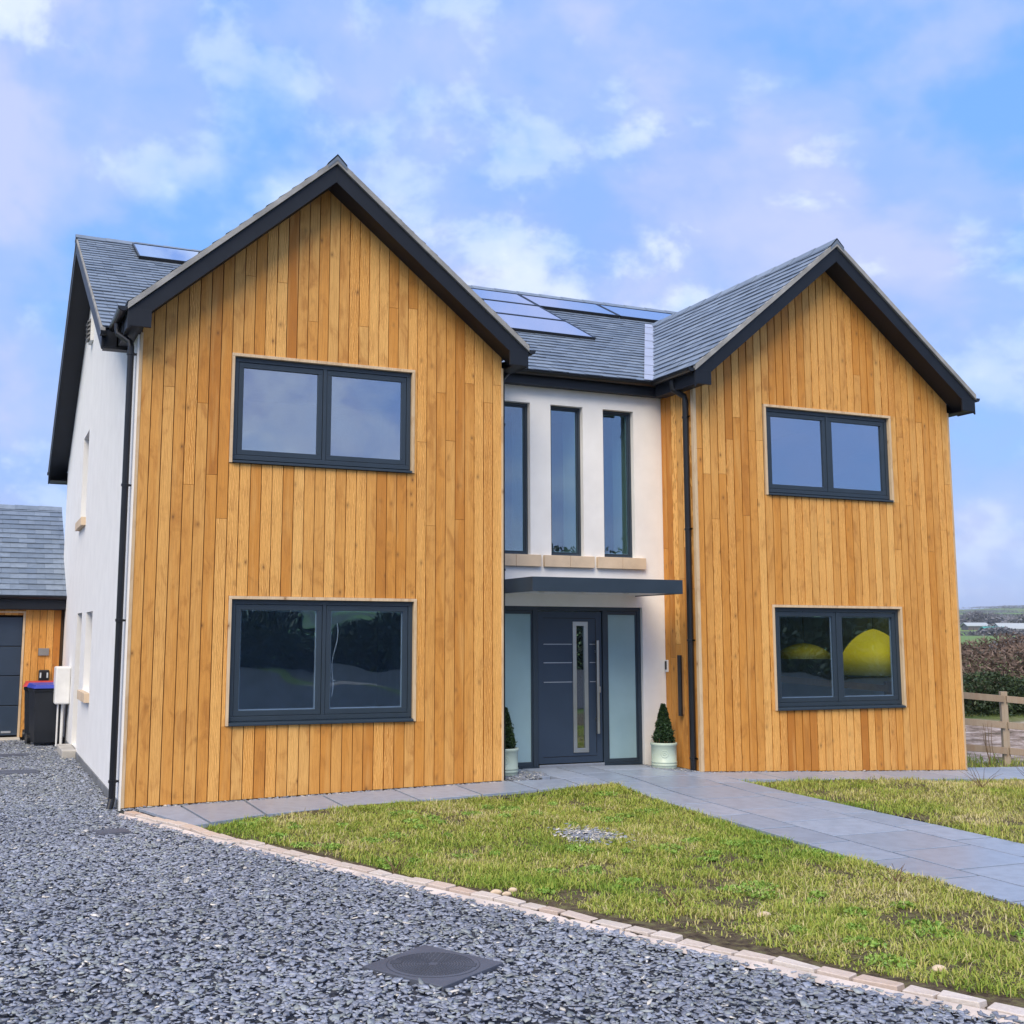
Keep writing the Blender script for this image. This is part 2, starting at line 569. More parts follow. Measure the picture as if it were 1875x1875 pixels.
def kerb_x(y):
    return np.interp(-np.asarray(y, float), -KY, KX)


def sheet(name, xs, ys, hfun, m, keep=None):
    X, Y = np.meshgrid(xs, ys)
    Z = hfun(X, Y)
    nx, ny = len(xs), len(ys)
    v = np.stack([X.ravel(), Y.ravel(), Z.ravel()], 1)
    i, j = np.meshgrid(np.arange(nx - 1), np.arange(ny - 1))
    a = (j * nx + i).ravel()
    q = np.stack([a, a + 1, a + 1 + nx, a + nx], 1)
    if keep is not None:
        c = v[q].mean(1)
        q = q[keep(c[:, 0], c[:, 1])]
    o = fast_mesh(name, v, q.ravel(), np.arange(len(q)) * 4, np.full(len(q), 4), np.full((len(q), 3), .5), m)
    o.data.polygons.foreach_set('use_smooth', [True] * len(q))
    return struct(o)


# ------------------------------------------------------------------ setting: terrain, driveway, lawn soil
g1 = np.concatenate([-np.geomspace(9000, 30, 46), np.linspace(-28, 44, 74), np.geomspace(46, 9000, 46)])
g2 = np.concatenate([-np.geomspace(9000, 30, 46), np.linspace(-28, 44, 74), np.geomspace(46, 9000, 46)])
sheet('hills', g1, g2, terrain, M['field'])
sheet('driveway', np.linspace(-9, 5, 71), np.linspace(-24, 9.5, 121), lambda x, y: H(x, y) - .012, M['drive_bed'],
      keep=lambda x, y: np.where(y > -.3, x < .0, x < kerb_x(y) + .1))
sheet('unseen_road', np.linspace(-40, 60, 101), np.linspace(-52, -14, 77), lambda x, y: terrain(x, y) + .012, M['asphalt'])  # unseen dark asphalt, added to darken what the panes reflect
LAWN_EDGE_L = [(.62, -1.52), (1.1, -1.12), (2.3, -.93), (4.4, -.80), (5.37, -.80)]


def lawn_h(x, y):
    return H(x, y) + .012 + .02 * np.sin(x * 1.9 + .4) * np.sin(y * 1.3)


PATH_L = lambda y: 5.42 + .052 * (y + .5)
PATH_R = lambda y: 7.19 + .035 * (y + .5)
STRIP_Y = lambda x: np.interp(x, [.3, 1.1, 2.3, 4.4, 5.5], [-1.45, -1.10, -.92, -.80, -.80])
STRIP_R = lambda x: np.interp(x, [7.1, 9, 11.6, 13.5, 16], [-.72, -.95, -1.22, -1.0, -.2])
sheet('lawn', np.linspace(-.2, 16, 163), np.linspace(-12, -.4, 117), lawn_h, M['soil'],
      keep=lambda x, y: ((x > kerb_x(y)) & (x < PATH_L(y) - .01) & (y < STRIP_Y(x) - .01)) | ((x > PATH_R(y) + .01) & (y < STRIP_R(x) - .01)))

# paving: separate slabs in one structure mesh
pv = MB()


def slab(poly, top=.0, gap=.014):
    c = Vector((sum(p[0] for p in poly) / len(poly), sum(p[1] for p in poly) / len(poly)))
    pts = []
    for p in poly:
        q = Vector(p)
        d = (c - q)
        q = q + Vector((math.copysign(gap, d.x), math.copysign(gap, d.y)))
        pts.append(q)
    dz = random.uniform(-.001, .001)
    a = [(q.x, q.y, float(H(q.x, q.y)) + .028 + top + dz) for q in pts]
    in_ = [(q.x + math.copysign(.004, c.x - q.x), q.y + math.copysign(.004, c.y - q.y), z + .003) for q, (_, _, z) in zip(pts, a)]
    b = [(x, y, z - .07) for x, y, z in a]
    n = len(a)
    pv.tint = (random.random(), random.random(), random.random())
    pv.mesh(b + a + in_, [tuple(range(2 * n, 3 * n))] + [(n + i, n + (i + 1) % n, 2 * n + (i + 1) % n, 2 * n + i) for i in range(n)] +
            [(i, (i + 1) % n, n + (i + 1) % n, n + i) for i in range(n)])


def pcol(off, y):
    # path grid lines: off 0 = left edge, 1 = right edge
    return PATH_L(y) * (1 - off) + PATH_R(y) * off


cols = [(0.0, .255), (.255, .735), (.735, 1.0)]
for ci, (a, b) in enumerate(cols):
    y = .70 - (.0, .42, .2)[ci]
    yt = .80
    while yt > -12:
        y2 = y if y < yt - .15 else yt - .75
        slab([(pcol(a, yt), yt), (pcol(b, yt), yt), (pcol(b, y2), y2), (pcol(a, y2), y2)][::-1])
        yt, y = y2, y2 - .75
# apron left of the path in front of the door
for (x0, x1, y0, y1) in ((4.42, 4.99, -.06, .80), (4.99, 5.44, -.30, .80)):
    slab([(x0 if x0 > 4.5 else 4.86, y0), (pcol(0, y0) if x1 > 5.2 else x1, y0), (pcol(0, y1) if x1 > 5.2 else x1, y1), (x0 if x0 > 4.5 else 4.86, y1)])
slab([(4.45, -.80), (5.0, -.80), (5.0, -.30), (4.45, -.065)])
slab([(5.0, -.80), (pcol(0, -.8), -.80), (pcol(0, -.3), -.30), (5.0, -.30)])
# strip along the left wing
xs = [.28, .62, 1.30, 2.15, 3.0, 3.75, 4.45]
for x0, x1 in zip(xs[:-1], xs[1:]):
    yo0, yo1 = float(STRIP_Y(x0)), float(STRIP_Y(x1))
    if x0 < .3:
        slab([(.52, -1.42), (.70, -1.36), (.62, -.07), (.18, -.07)])
    else:
        slab([(x0 + (.08 if x0 < .7 else 0), yo0), (x1, yo1), (x1, -.065), (x0, -.065)])
# strip along the right wing and round its corner
xs = [7.19, 7.9, 8.8, 9.7, 10.6, 11.62]
for x0, x1 in zip(xs[:-1], xs[1:]):
    slab([(x0, float(STRIP_R(x0))), (x1, float(STRIP_R(x1))), (x1, -.06), (x0, -.06)])
for x0, x1 in ((11.62, 12.5), (12.5, 13.3), (13.3, 14.2)):
    slab([(x0, float(STRIP_R(x0))), (x1, float(STRIP_R(x1))), (x1, -.35 + .2 * (x1 > 13)), (x0, -.35)])
    slab([(x0, -.35), (x1, -.35 + .2 * (x1 > 13)), (x1, .34), (x0, .34)])
struct(pv.build('path', M['slab']))
bd = MB()
for x0, x1, y0, y1 in ((.2, 4.44, -1.0, -.02), (4.44, 7.14, -.78, .80), (7.2, 11.6, -.70, -.02), (11.62, 14.1, -1.0, .3)):
    n = 12
    for i in range(n):
        a, b = x0 + (x1 - x0) * i / n, x0 + (x1 - x0) * (i + 1) / n
        bd.face([(a, y0, float(H(a, y0)) + .006), (b, y0, float(H(b, y0)) + .006), (b, y1, float(H(b, y1)) + .006), (a, y1, float(H(a, y1)) + .006)])
for i in range(24):
    a, b = -.78 - i * .47, -.78 - (i + 1) * .47
    bd.face([(pcol(t_, y_), y_, float(H(pcol(t_, y_), y_)) - .02) for t_, y_ in ((.02, a), (.02, b), (.98, b), (.98, a))])
M['joint'] = plain('dark paving joint', (.035, .038, .045), .9)
struct(bd.build('path_bedding', M['joint']))

# kerb haunch (mortar on the gravel side) and the row of setts
hn = MB()
for (x0, y0), (x1, y1) in zip(KERB[:-1], KERB[1:]):
    n = Vector((y1 - y0, x0 - x1)).normalized()           # towards the gravel (-x)
    for s in range(4):
        a, b = s / 4, (s + 1) / 4
        p0 = Vector((x0 + (x1 - x0) * a, y0 + (y1 - y0) * a))
        p1 = Vector((x0 + (x1 - x0) * b, y0 + (y1 - y0) * b))
        j0, j1 = random.uniform(-.012, .012), random.uniform(-.012, .012)
        z0, z1 = float(H(p0.x, p0.y)), float(H(p1.x, p1.y))
        q = [p0 + n * .04, p1 + n * .04, p1 + n * (.115 + j1), p0 + n * (.115 + j0)]
        hn.face([(q[0].x, q[0].y, z0 + .028), (q[3].x, q[3].y, z0 + .005), (q[2].x, q[2].y, z1 + .005), (q[1].x, q[1].y, z1 + .028)])
struct(hn.build('kerb', M['mortar']))
M['mortar_pink'] = plain('kerb mortar', (.60, .52, .47), .9, var=.2, bump=.5, bscale=40)
bpy.data.objects['kerb'].data.materials[0] = M['mortar_pink']

seg = np.hypot(np.diff(KX), np.diff(KY))
cum = np.concatenate([[0], np.cumsum(seg)])
sett_meshes = []
for v in range(7):
    b = MB()
    b.tint = (random.random() ** .7, random.random(), random.random())
    L, W_ = .5, .5
    b.mesh([(-.5, -.5, 0), (.5, -.5, 0), (.5, .5, 0), (-.5, .5, 0)] +
           [(sx * (.5 - random.uniform(.0, .05)), sy * (.5 - random.uniform(0, .08)), 1 + random.uniform(-.1, .08)) for sx, sy in ((-1, -1), (1, -1), (1, 1), (-1, 1))],
           [(0, 3, 2, 1), (4, 5, 6, 7), (0, 1, 5, 4), (1, 2, 6, 5), (2, 3, 7, 6), (3, 0, 4, 7)])
    o = b.build('edging_sett', M['sett'])
    sett_meshes.append(o.data)
    bpy.data.objects.remove(o)
s = .02
while s < cum[-1] - .3:
    L = random.uniform(.17, .27)
    m = s + L / 2
    x, y = np.interp(m, cum, KX), np.interp(m, cum, KY)
    i = min(np.searchsorted(cum, m) - 1, len(seg) - 1)
    ang = math.atan2(KY[i + 1] - KY[i], KX[i + 1] - KX[i])
    o = bpy.data.objects.new('edging_sett', random.choice(sett_meshes))
    COL.objects.link(o)
    o.location = (x + .03, y + random.uniform(-.006, .006), float(H(x, y)) - .035)
    o.rotation_euler = (random.uniform(-.03, .03), random.uniform(-.03, .03), ang + random.uniform(-.03, .03))
    o.scale = (L - .012, random.uniform(.100, .118), random.uniform(.070, .084))
    bm_ = o.modifiers.new('edge', 'BEVEL')
    bm_.width = .05
    bm_.segments = 2
    tag(o, 'pale pinkish sandstone sett in the edging row between slate chippings and lawn', 'edging stone', 'setts edging the driveway')
    s += L

# ------------------------------------------------------------------ the house
house = thing('house', 'two-gabled house in honey larch cladding and white render under grey slate roofs', 'house', (5.8, 5, 0))
LX0, LX1, LA = .04, 4.37, 2.11
RX0, RX1, RA = 7.17, 11.60, 9.36
ZR, ZE = 7.30, 5.31           # wing ridge / wing eave (top of slates)
OH = .34                      # gable overhang
EL = .20                      # eave overhang
YW, YB = .82, 10.6            # recessed wall, back wall
MZR, MYR, MYE, MZE = 8.07, 5.96, .66, 5.29
MSL = (MZR - MZE) / (MYR - MYE)
WIN = {'lu': (1.065, 3.187, 3.72, 4.935), 'll': (1.108, 3.233, .835, 2.205), 'ru': (8.327, 10.473, 3.72, 4.935), 'rl': (8.367, 10.522, .845, 2.205)}
TALL = [(4.664, 5.150), (5.454, 5.940), (6.251, 6.729)]
TZ0, TZ1 = 2.867, 4.886


def split_holes(u0, u1, v0, v1, holes):
    """rectangle minus rectangles -> list of rectangles"""
    out = []
    us = sorted({u0, u1, *[h[0] for h in holes], *[h[1] for h in holes]})
    for a, b in zip(us[:-1], us[1:]):
        m = (a + b) / 2
        cuts = sorted([(h[2], h[3]) for h in holes if h[0] < m < h[1]])
        z = v0
        for c0, c1 in cuts:
            if c0 > z + 1e-6:
                out.append((a, b, z, c0))
            z = max(z, c1)
        if z < v1 - 1e-6:
            out.append((a, b, z, v1))
    return out


def gable_z(x, x0, x1, xa):
    """height of the underside of the slates above x on a wing gable"""
    if x < xa:
        return ZR - (ZR - ZE) * (xa - x) / (xa - (x0 - EL))
    return ZR - (ZR - ZE) * (x - xa) / ((x1 + EL) - xa)


def ground_line(x):
    return float(H(x, -.05)) + .035


def cladding(x0, x1, xa, holes):
    b = MB()
    n = round((x1 - x0) / .1245)
    bw = (x1 - x0) / n
    gp = .0042 if x0 < 5 else .0070
    for i in range(n):
        a, c = x0 + i * bw + gp, x0 + (i + 1) * bw - gp
        m = (a + c) / 2
        spans = [(ground_line(m), None)]
        cuts = []
        for h in holes:
            lo, hi = max(a, h[0]), min(c, h[1])
            if hi - lo > .0:
                cuts.append((h[2], h[3], h[0], h[1]))
        # column pieces: full-width where free, partial-width beside an opening
        pieces = []
        zb = ground_line(m)
        top = 9.0
        for h0, h1, hx0, hx1 in sorted(cuts):
            pieces.append((a, c, zb, h0))
            if hx0 > a + .012:
                pieces.append((a, hx0, h0, h1))
            if hx1 < c - .012:
                pieces.append((hx1, c, h0, h1))
            zb = h1
        pieces.append((a, c, zb, top))
        ofs = random.uniform(0, 2.4)
        t0 = None
        for (pa, pc, z0, z1) in pieces:
            za = min(z1, gable_z(pa, x0, x1, xa) - .14)
            zc = min(z1, gable_z(pc, x0, x1, xa) - .14)
            # butt joints
            js = [z0]
            zj = ofs + (2.7 if random.random() < .5 else 3.9)
            while zj < max(za, zc) - .5:
                if zj > z0 + .4:
                    js.append(zj)
                zj += random.uniform(2.2, 3.9)
            for k, zs in enumerate(js):
                last = k == len(js) - 1
                ea = za if last else js[k + 1] - .003
                ec = zc if last else js[k + 1] - .003
                b.tint = (min(1, max(0, random.gauss(.53, .28))), random.random(), random.random())
                yo = random.uniform(-.0012, .0012)
                b.extrude([(pa, yo, zs), (pc, yo, zs), (pc, yo, ec), (pa, yo, ea)], (0, .021, 0))
    return b


def wing(x0, x1, xa, wu, wl, side_out):
    hs = []
    for k in (wu, wl):
        a, b, c, d = WIN[k]
        hs.append((a - .037, b + .037, c - .004, d + .037))
    cladding(x0, x1, xa, hs).build('cladding', M['larch'], house, bevel=.002)
    bk = MB()
    hh = [(WIN[k][0] - .005, WIN[k][1] + .005, WIN[k][2] - .004, WIN[k][3] + .004) for k in (wu, wl)]
    for a, b, c, d in split_holes(x0 + .002, x1 - .002, .0, 5.06, hh):
        bk.box(a, b, .024, .14, c, d)
    bk.extrude([(x0 + .01, .024, 5.06), (x1 - .01, .024, 5.06), (x1 - .01, .024, gable_z(x1, x0, x1, xa) - .1), (xa, .024, ZR - .12), (x0 + .01, .024, gable_z(x0, x0, x1, xa) - .1)], (0, .116, 0))
    bk.build('wall', M['dark_gap'], house)


wing(LX0, LX1, LA, 'lu', 'll', -1)
wing(RX0, RX1, RA, 'ru', 'rl', 1)

# corner boards of pale timber
for x0, x1 in ((LX0 - .018, LX0 + .012), (LX1 - .012, LX1 + .016), (RX0 - .016, RX0 + .03), (RX1 - .012, RX1 + .02)):
    b = MB()
    b.tint = (random.random(), .2, random.random())
    b.box(x0, x1, -.006, .055, ground_line(x0) - .005, 5.10)
    b.build('corner_board', M['trim'], house, bevel=.002)

# clad return of the right wing (faces the door) and render return of the left one
b = MB()
yy = [.055 + .1275 * i for i in range(7)]
for a, c in zip(yy[:-1], yy[1:]):
    z0 = float(H(7.1, a)) + .03
    zj = random.uniform(1.5, 3.6)
    for s0, s1 in ((z0, zj - .003), (zj, 5.10)):
        b.tint = (min(1, max(0, random.gauss(.38, .2))), random.random(), random.random())
        b.extrude([(RX0 + .0, a + .006, s0), (RX0 + .0, c - .006, s0), (RX0 + .0, c - .006, s1), (RX0 + .0, a + .006, s1)], (.02, 0, 0))
b.build('cladding', M['larch'], house, bevel=.002)
b = MB()
b.box(RX0 + .021, RX0 + .14, .142, YW + .3, 0, 5.12)
b.build('wall', M['dark_gap'], house)
b = MB()
b.box(LX1 - .12, LX1 + .003, .142, YW + .3, 0, 5.12)
b.build('wall', M['white'], house)
b = MB()
b.box(RX1 - .12, RX1 + .0, .142, YB - .001, -.2, 5.15)
b.extrude([(RX1 - .12, YW, 5.15), (RX1 - .12, YB, 5.15), (RX1 - .12, YB, MZE - .05), (RX1 - .12, MYR, MZR - .12), (RX1 - .12, YW, 5.24)], (.12, 0, 0))
b.build('wall', M['white'], house)
b = MB()
b.box(0, RX1, YB - .15, YB, -.2, 5.2)
b.build('wall', M['white'], house)

# left white wall with its openings (faces -X)
holes = [(5.75, 6.65, .12, 2.15), (4.0, 5.0, 1.03, 2.14), (5.95, 6.95, 3.62, 5.0)]
b = MB()
for a, c, z0, z1 in split_holes(.026, YB - .151, .10, 5.08, holes):
    b.box(0, .30, a if a > .03 else .026, c, z0, z1)
b.extrude([(0, .70, 5.08), (0, YB - .151, 5.08), (0, MYR, MZR - .13), (0, .70, 5.19)], (.3, 0, 0))
b.box(-.002, LX0 - .02, .012, .026, .0, 5.08)
b.build('wall', M['white'], house)
b = MB()
b.box(-.012, .3, .03, YB - .152, -.1, .098)
b.build('plinth', M['plinth'], house, bevel=.004)

# recessed white wall with door and three tall windows
holes = [(a, c, TZ0, TZ1) for a, c in TALL] + [(4.69, 6.82, -.1, 2.2)]
b = MB()
for a, c, z0, z1 in split_holes(LX1 + .004, RX0 + .02, -.1, 5.12, holes):
    b.box(a, c, YW, YW + .12, z0, z1)
b.build('wall', M['white'], house)


# ---- windows
def window(name, x0, x1, z0, z1, y=.0, sashes=2, glass='glass', sill=True, trim=True, spacer=True, label=None):
    f = MB()
    fw, dp = (.052 if sashes == 2 else .034), .07
    zs = z0 + (.045 if sill else 0)
    yf = y + (.034 if trim else .012)
    f.box(x0, x1, yf, yf + dp, z1 - fw, z1)
    f.box(x0, x1, yf, yf + dp, zs, zs + fw)
    f.box(x0, x0 + fw, yf, yf + dp, zs + fw, z1 - fw)
    f.box(x1 - fw, x1, yf, yf + dp, zs + fw, z1 - fw)
    xm = (x0 + x1) / 2
    if sashes == 2:
        f.box(xm - .021, xm + .021, yf, yf + dp, zs + fw, z1 - fw)
    wo = f.build(name, M['anth'], house, bevel=.003)
    if label:
        wo['label'] = label
    cells = [(x0 + fw, xm - .021), (xm + .021, x1 - fw)] if sashes == 2 else [(x0 + fw, x1 - fw)]
    for a, c in cells:
        s_ = MB()
        sw, g = (.058, .004) if sashes == 2 else (.016, .003)
        a, c = a + g, c - g
        lo, hi = zs + fw + g, z1 - fw - g
        ys = yf + .008
        s_.box(a, c, ys, ys + .05, hi - sw, hi)
        s_.box(a, c, ys, ys + .05, lo, lo + sw)
        s_.box(a, a + sw, ys, ys + .05, lo + sw, hi - sw)
        s_.box(c - sw, c, ys, ys + .05, lo + sw, hi - sw)
        s_.build('sash', M['anth'], wo, bevel=.003)
        p = MB()
        p.box(a + sw - .006, c - sw + .006, ys + .022, ys + .026, lo + sw - .006, hi - sw + .006)
        p.build('pane', M[glass], wo)
        if spacer:
            q = MB()
            e, yq = .012, ys + .030
            q.box(a + sw, c - sw, yq, yq + .014, lo + sw, lo + sw + e)
            q.box(a + sw, c - sw, yq, yq + .014, hi - sw - e, hi - sw)
            q.box(c - sw - e, c - sw, yq, yq + .014, lo + sw + e, hi - sw - e)
            q.box(a + sw, a + sw + e, yq, yq + .014, lo + sw + e, hi - sw - e)
            q.build('glazing_spacer', M['spacer'], wo)
    if sill:
        q = MB()
        q.extrude([(x0 - .0005, y - .036, z0), (x0 - .0005, y - .036, z0 + .024), (x0 - .0005, yf + .02, z0 + .042), (x0 - .0005, yf + .02, z0)], (x1 - x0 + .001, 0, 0))
        q.build('sill', M['anth'], wo, bevel=.002)
    if trim:
        q = MB()
        q.tint = (.6, .3, random.random())
        q.box(x0 - .035, x0 - .001, y - .016, y + .06, z0 + .0, z1 + .0)
        q.tint = (.4, .3, random.random())
        q.box(x1 + .001, x1 + .035, y - .016, y + .06, z0 + .0, z1 + .0)
        q.tint = (.8, .3, random.random())
        q.box(x0 - .035, x1 + .035, y - .016, y + .06, z1 + .001, z1 + .035)
        q.build('surround', M['trim'], wo, bevel=.002)
    return wo


for k in ('lu', 'll', 'ru', 'rl'):
    window('window', *WIN[k], glass='glass' if k[1] == 'u' else 'glass_low')
for a, c in TALL:
    wo = window('tall_window', a, c, TZ0, TZ1, y=YW + .065, sashes=1, glass='glass_tall', sill=False, trim=False)
    st = MB()
    m = (a + c) / 2
    w0, w1 = m - .365, m + .375
    if a < 4.7:
        w0 = LX1 + .01
    for s0, s1 in ((w0, m + .01), (m + .014, w1)):
        st.box(s0, s1, YW - .055, YW + .115, TZ0 - .155, TZ0 - .002)
    st.build('stone_sill', M['stone'], wo, bevel=.004)
    rv = MB()                                                    # pale inner reveals seen through the glass
    rv.box(c + .02, c + .05, YW + .16, YW + .62, TZ0 - .02, TZ1 + .02)
    rv.box(a - .05, a - .02, YW + .16, YW + .62, TZ0 - .02, TZ1 + .02)
    rv.build('inner_reveal', M['jamb'], wo)

# side openings in the white wall
b = MB()
b.box(.16, .22, 5.75, 6.65, .12, 2.15)
sd = b.build('side_door', M['anth'], house)
b = MB()
b.tube([(.11, 5.86, 1.05), (.11, 5.98, 1.05)], .012, 8)
b.build('handle', M['steel'], sd)
b = MB()
b.box(-.20, .02, 5.6, 6.8, -.02, .12)
b.build('door_step', M['concrete'], house, bevel=.01)
for (y0, y1, z0, z1) in ((4.0, 5.0, 1.03, 2.14), (5.95, 6.95, 3.62, 5.0)):
    f = MB()
    f.box(.14, .2, y0, y1, z1 - .06, z1)
    f.box(.14, .2, y0, y1, z0, z0 + .06)
    f.box(.14, .2, y0, y0 + .06, z0 + .06, z1 - .06)
    f.box(.14, .2, y1 - .06, y1, z0 + .06, z1 - .06)
    wo = f.build('side_window', M['anth'], house)
    p = MB()
    p.box(.165, .17, y0 + .05, y1 - .05, z0 + .05, z1 - .05)
    p.build('pane', M['glass'], wo)
    s_ = MB()
    s_.box(-.07, .13, y0 - .08, y1 + .08, z0 - .13, z0 - .002)
    s_.build('stone_sill', M['stone'], wo, bevel=.004)

# ---- front door set
DY = YW + .05
f = MB()
for x0, x1 in ((4.69, 4.745), (5.205, 5.275), (6.235, 6.305), (6.765, 6.82)):
    f.box(x0, x1, DY, DY + .07, .13, 2.2)
for x0, x1 in ((4.745, 5.205), (5.275, 6.235), (6.305, 6.765)):
    f.box(x0, x1, DY, DY + .07, 2.145, 2.2)
    f.box(x0, x1, DY, DY + .07, .13, .165)
fr = f.build('door_frame', M['anth'], house, bevel=.003)
for x0, x1 in ((4.745, 5.205), (6.305, 6.765)):
    q = MB()
    q.box(x0, x1, DY + .012, DY + .06, .166, .215)
    q.box(x0, x1, DY + .012, DY + .06, 2.10, 2.144)
    q.box(x0 + .0, x0 + .02, DY + .012, DY + .06, .216, 2.099)
    q.box(x1 - .02, x1, DY + .012, DY + .06, .216, 2.099)
    q.build('sidelight_frame', M['anth'], fr, bevel=.003)
    q = MB()
    q.box(x0 + .015, x1 - .015, DY + .03, DY + .045, .21, 2.105)
    q.build('sidelight_glass', M['frost'], fr)
d = MB()
x0, x1 = 5.285, 6.225
GX0, GX1, GZ0, GZ1 = 5.79, 6.015, .31, 2.005
for a, c, z0, z1 in split_holes(x0, x1, .185, 2.135, [(GX0 + .02, GX1 - .02, GZ0 + .02, GZ1 - .02)]):
    d.box(a, c, DY + .02, DY + .075, z0, z1)
dr = d.build('front_door', M['door'], house)
for z in (1.705, 1.465, 1.215):
    for xa_, xc_ in ((5.365, GX0 - .005), (GX1 + .03, 6.13)):
        q = MB()
        q.box(xa_, xc_, DY + .0165, DY + .024, z, z + .009)
        q.build('inlay', M['silver'], dr)
q = MB()
for a, c, z0, z1 in ((5.355, 6.135, 2.045, 2.054), (6.132, 6.140, .30, 2.045), (5.355, 6.14, .262, .270)):
    q.box(a, c, DY + .0175, DY + .024, z0, z1)
q.build('groove', M['black'], dr)
q = MB()
e = .055
q.box(GX0, GX1, DY + .006, DY + .03, GZ1 - e, GZ1)
q.box(GX0, GX1, DY + .006, DY + .03, GZ0, GZ0 + e)
q.box(GX0, GX0 + e, DY + .006, DY + .03, GZ0 + e, GZ1 - e)
q.box(GX1 - e, GX1, DY + .006, DY + .03, GZ0 + e, GZ1 - e)
q.build('glazing_frame', M['steel'], dr, bevel=.003)
q = MB()
q.box(GX0 + e - .004, GX1 - e + .004, DY + .024, DY + .03, GZ0 + e - .004, GZ1 - e + .004)
q.build('door_glass', M['glass'], dr)
q = MB()
q.box(6.110, 6.145, DY - .062, DY - .03, .55, 1.76)
for z in (.72, 1.60):
    q.box(6.118, 6.137, DY - .03, DY + .022, z, z + .03)
q.build('bar_handle', M['steel'], dr, bevel=.004)
q = MB()
q.box(6.165, 6.20, DY + .006, DY + .022, 1.075, 1.155)
q.build('lock_plate', M['steel'], dr, bevel=.004)
q = MB()
q.box(5.285, 6.235, DY - .012, DY + .018, .128, .172)
q.build('threshold', M['silver'], fr, bevel=.003)
q = MB()
q.box(4.66, 6.86, DY - .055, DY + .1, .06, .127)
q.build('door_sill', M['anth'], fr, bevel=.004)

# ---- canopy
CX0, CX1, CY0, CZ0, CZ1 = 4.63, 6.74, -.30, 2.345, 2.52
q = MB()
q.box(CX0, CX1, CY0, CY0 + .03, CZ0, CZ1)
q.box(CX0, CX0 + .03, CY0 + .03, YW, CZ0, CZ1)
q.box(CX1 - .03, CX1, CY0 + .03, YW, CZ0, CZ1)
q.box(CX0 + .03, CX1 - .03, CY0 + .03, YW, CZ1 - .02, CZ1 - .004)
ca = q.build('canopy', M['anth'], house, bevel=.003)
q = MB()
q.box(CX0 + .03, CX1 - .03, CY0 + .03, YW, CZ0 + .012, CZ0 + .03)
q.build('canopy_soffit', M['white_pl'], ca)
for x in (4.95, 5.5, 6.15):
    q = MB()
    q.lathe([(0.0, 0), (.035, 0), (.035, .01)], (x, CY0 + .4, CZ0 + .003), 16)
    q.build('downlight', M['steel'], ca)

# ---- roofs


def slates(b, P0, U, L, V, S, row=.195, wid=.26, keep=None, deck=None):
    """courses of slates: P0 eave corner, U unit along the eave, V unit up the slope"""
    P0, U, V = Vector(P0), Vector(U).normalized(), Vector(V).normalized()
    N = U.cross(V)
    if N.z < 0:
        N = -N
    nr = int(S / row) + 1
    for r in range(nr):
        v0, v1 = r * row, min(S, (r + 1) * row + .04)
        if v1 - v0 < .03:
            continue
        u = -(wid / 2 if r % 2 else 0)
        while u < L:
            a, c = max(0, u) + .002, min(L, u + wid) - .002
            u += wid
            if c - a < .02:
                continue
            if keep and not keep((a + c) / 2, v0):
                continue
            lift = .021 + random.uniform(-.0025, .004)
            j = random.uniform(-.004, .004)
            b.tint = (random.random(), random.random(), random.random())
            p = [P0 + U * a + V * (v0 + j), P0 + U * c + V * (v0 + j), P0 + U * c + V * v1, P0 + U * a + V * v1]
            t = [p[0] + N * lift, p[1] + N * lift, p[2] + N * .003, p[3] + N * .003]
            lo = [p[0] + N * (lift - .013), p[1] + N * (lift - .010)]
            b.mesh(t + lo, [(0, 1, 2, 3), (4, 5, 1, 0)])
    # deck below
    b.tint = (.1, .5, .5)
    dk = deck or (L, L)
    q = [P0, P0 + U * dk[0], P0 + U * dk[1] + V * S, P0 + V * S]
    b.face([x - N * .004 for x in q])


def ridge_run(p0, p1, dl, dr_, name='ridge_tiles', length=.45):
    """angle ridge tiles; dl/dr_ unit vectors down each slope"""
    b = MB()
    p0, p1 = Vector(p0), Vector(p1)
    dl, dr_ = Vector(dl).normalized(), Vector(dr_).normalized()
    D = (p1 - p0)
    n = max(1, int(D.length / length))
    up = Vector((0, 0, 1))
    for i in range(n):
        a, c = p0 + D * (i / n), p0 + D * ((i + 1) / n + (.012 if i < n - 1 else 0))
        k0, k1 = .036, .026
        b.tint = (random.random(), .5 + .3 * random.random(), random.random())
        A = [a + dl * .15 + up * (k0 - .004), a + up * (k0 + .02), a + dr_ * .15 + up * (k0 - .004)]
        Cc = [c + dl * .15 + up * (k1 - .004), c + up * (k1 + .02), c + dr_ * .15 + up * (k1 - .004)]
        A2 = [q - up * .022 for q in A]
        b.mesh(A + Cc + A2, [(0, 1, 4, 3), (1, 2, 5, 4), (6, 7, 1, 0), (7, 8, 2, 1)])
        if i == 0:
            b.face([A[0], A[1], A[2], A[2] - up * .06, A[1] - up * .075, A[0] - up * .06])
        C2 = [q - up * .022 for q in Cc]
        b.mesh(Cc + C2, [(0, 1, 4, 3), (1, 2, 5, 4)])
    return b


def gutter(b, p0, p1, out):
    """half-round black gutter from p0 to p1; out = unit vector away from the wall"""
    p0, p1, out = Vector(p0), Vector(p1), Vector(out)
    n = 8
    prof = [(.056 * (1 - math.cos(math.pi * k / n)), -.056 * math.sin(math.pi * k / n)) for k in range(n + 1)]
    prof += [(a, z) for a, z in [(.056 * (1 - math.cos(math.pi * k / n)) * .93 + .004, -.050 * math.sin(math.pi * k / n)) for k in range(n, -1, -1)]]
    poly = [p0 + out * a + Vector((0, 0, z)) for a, z in prof]
    b.extrude(poly, p1 - p0)
    for e, s_ in ((p0, 1), (p1, -1)):
        d = (p1 - p0).normalized() * .006 * s_
        b.extrude([e + out * a + Vector((0, 0, z)) for a, z in prof[:n + 1]], d)


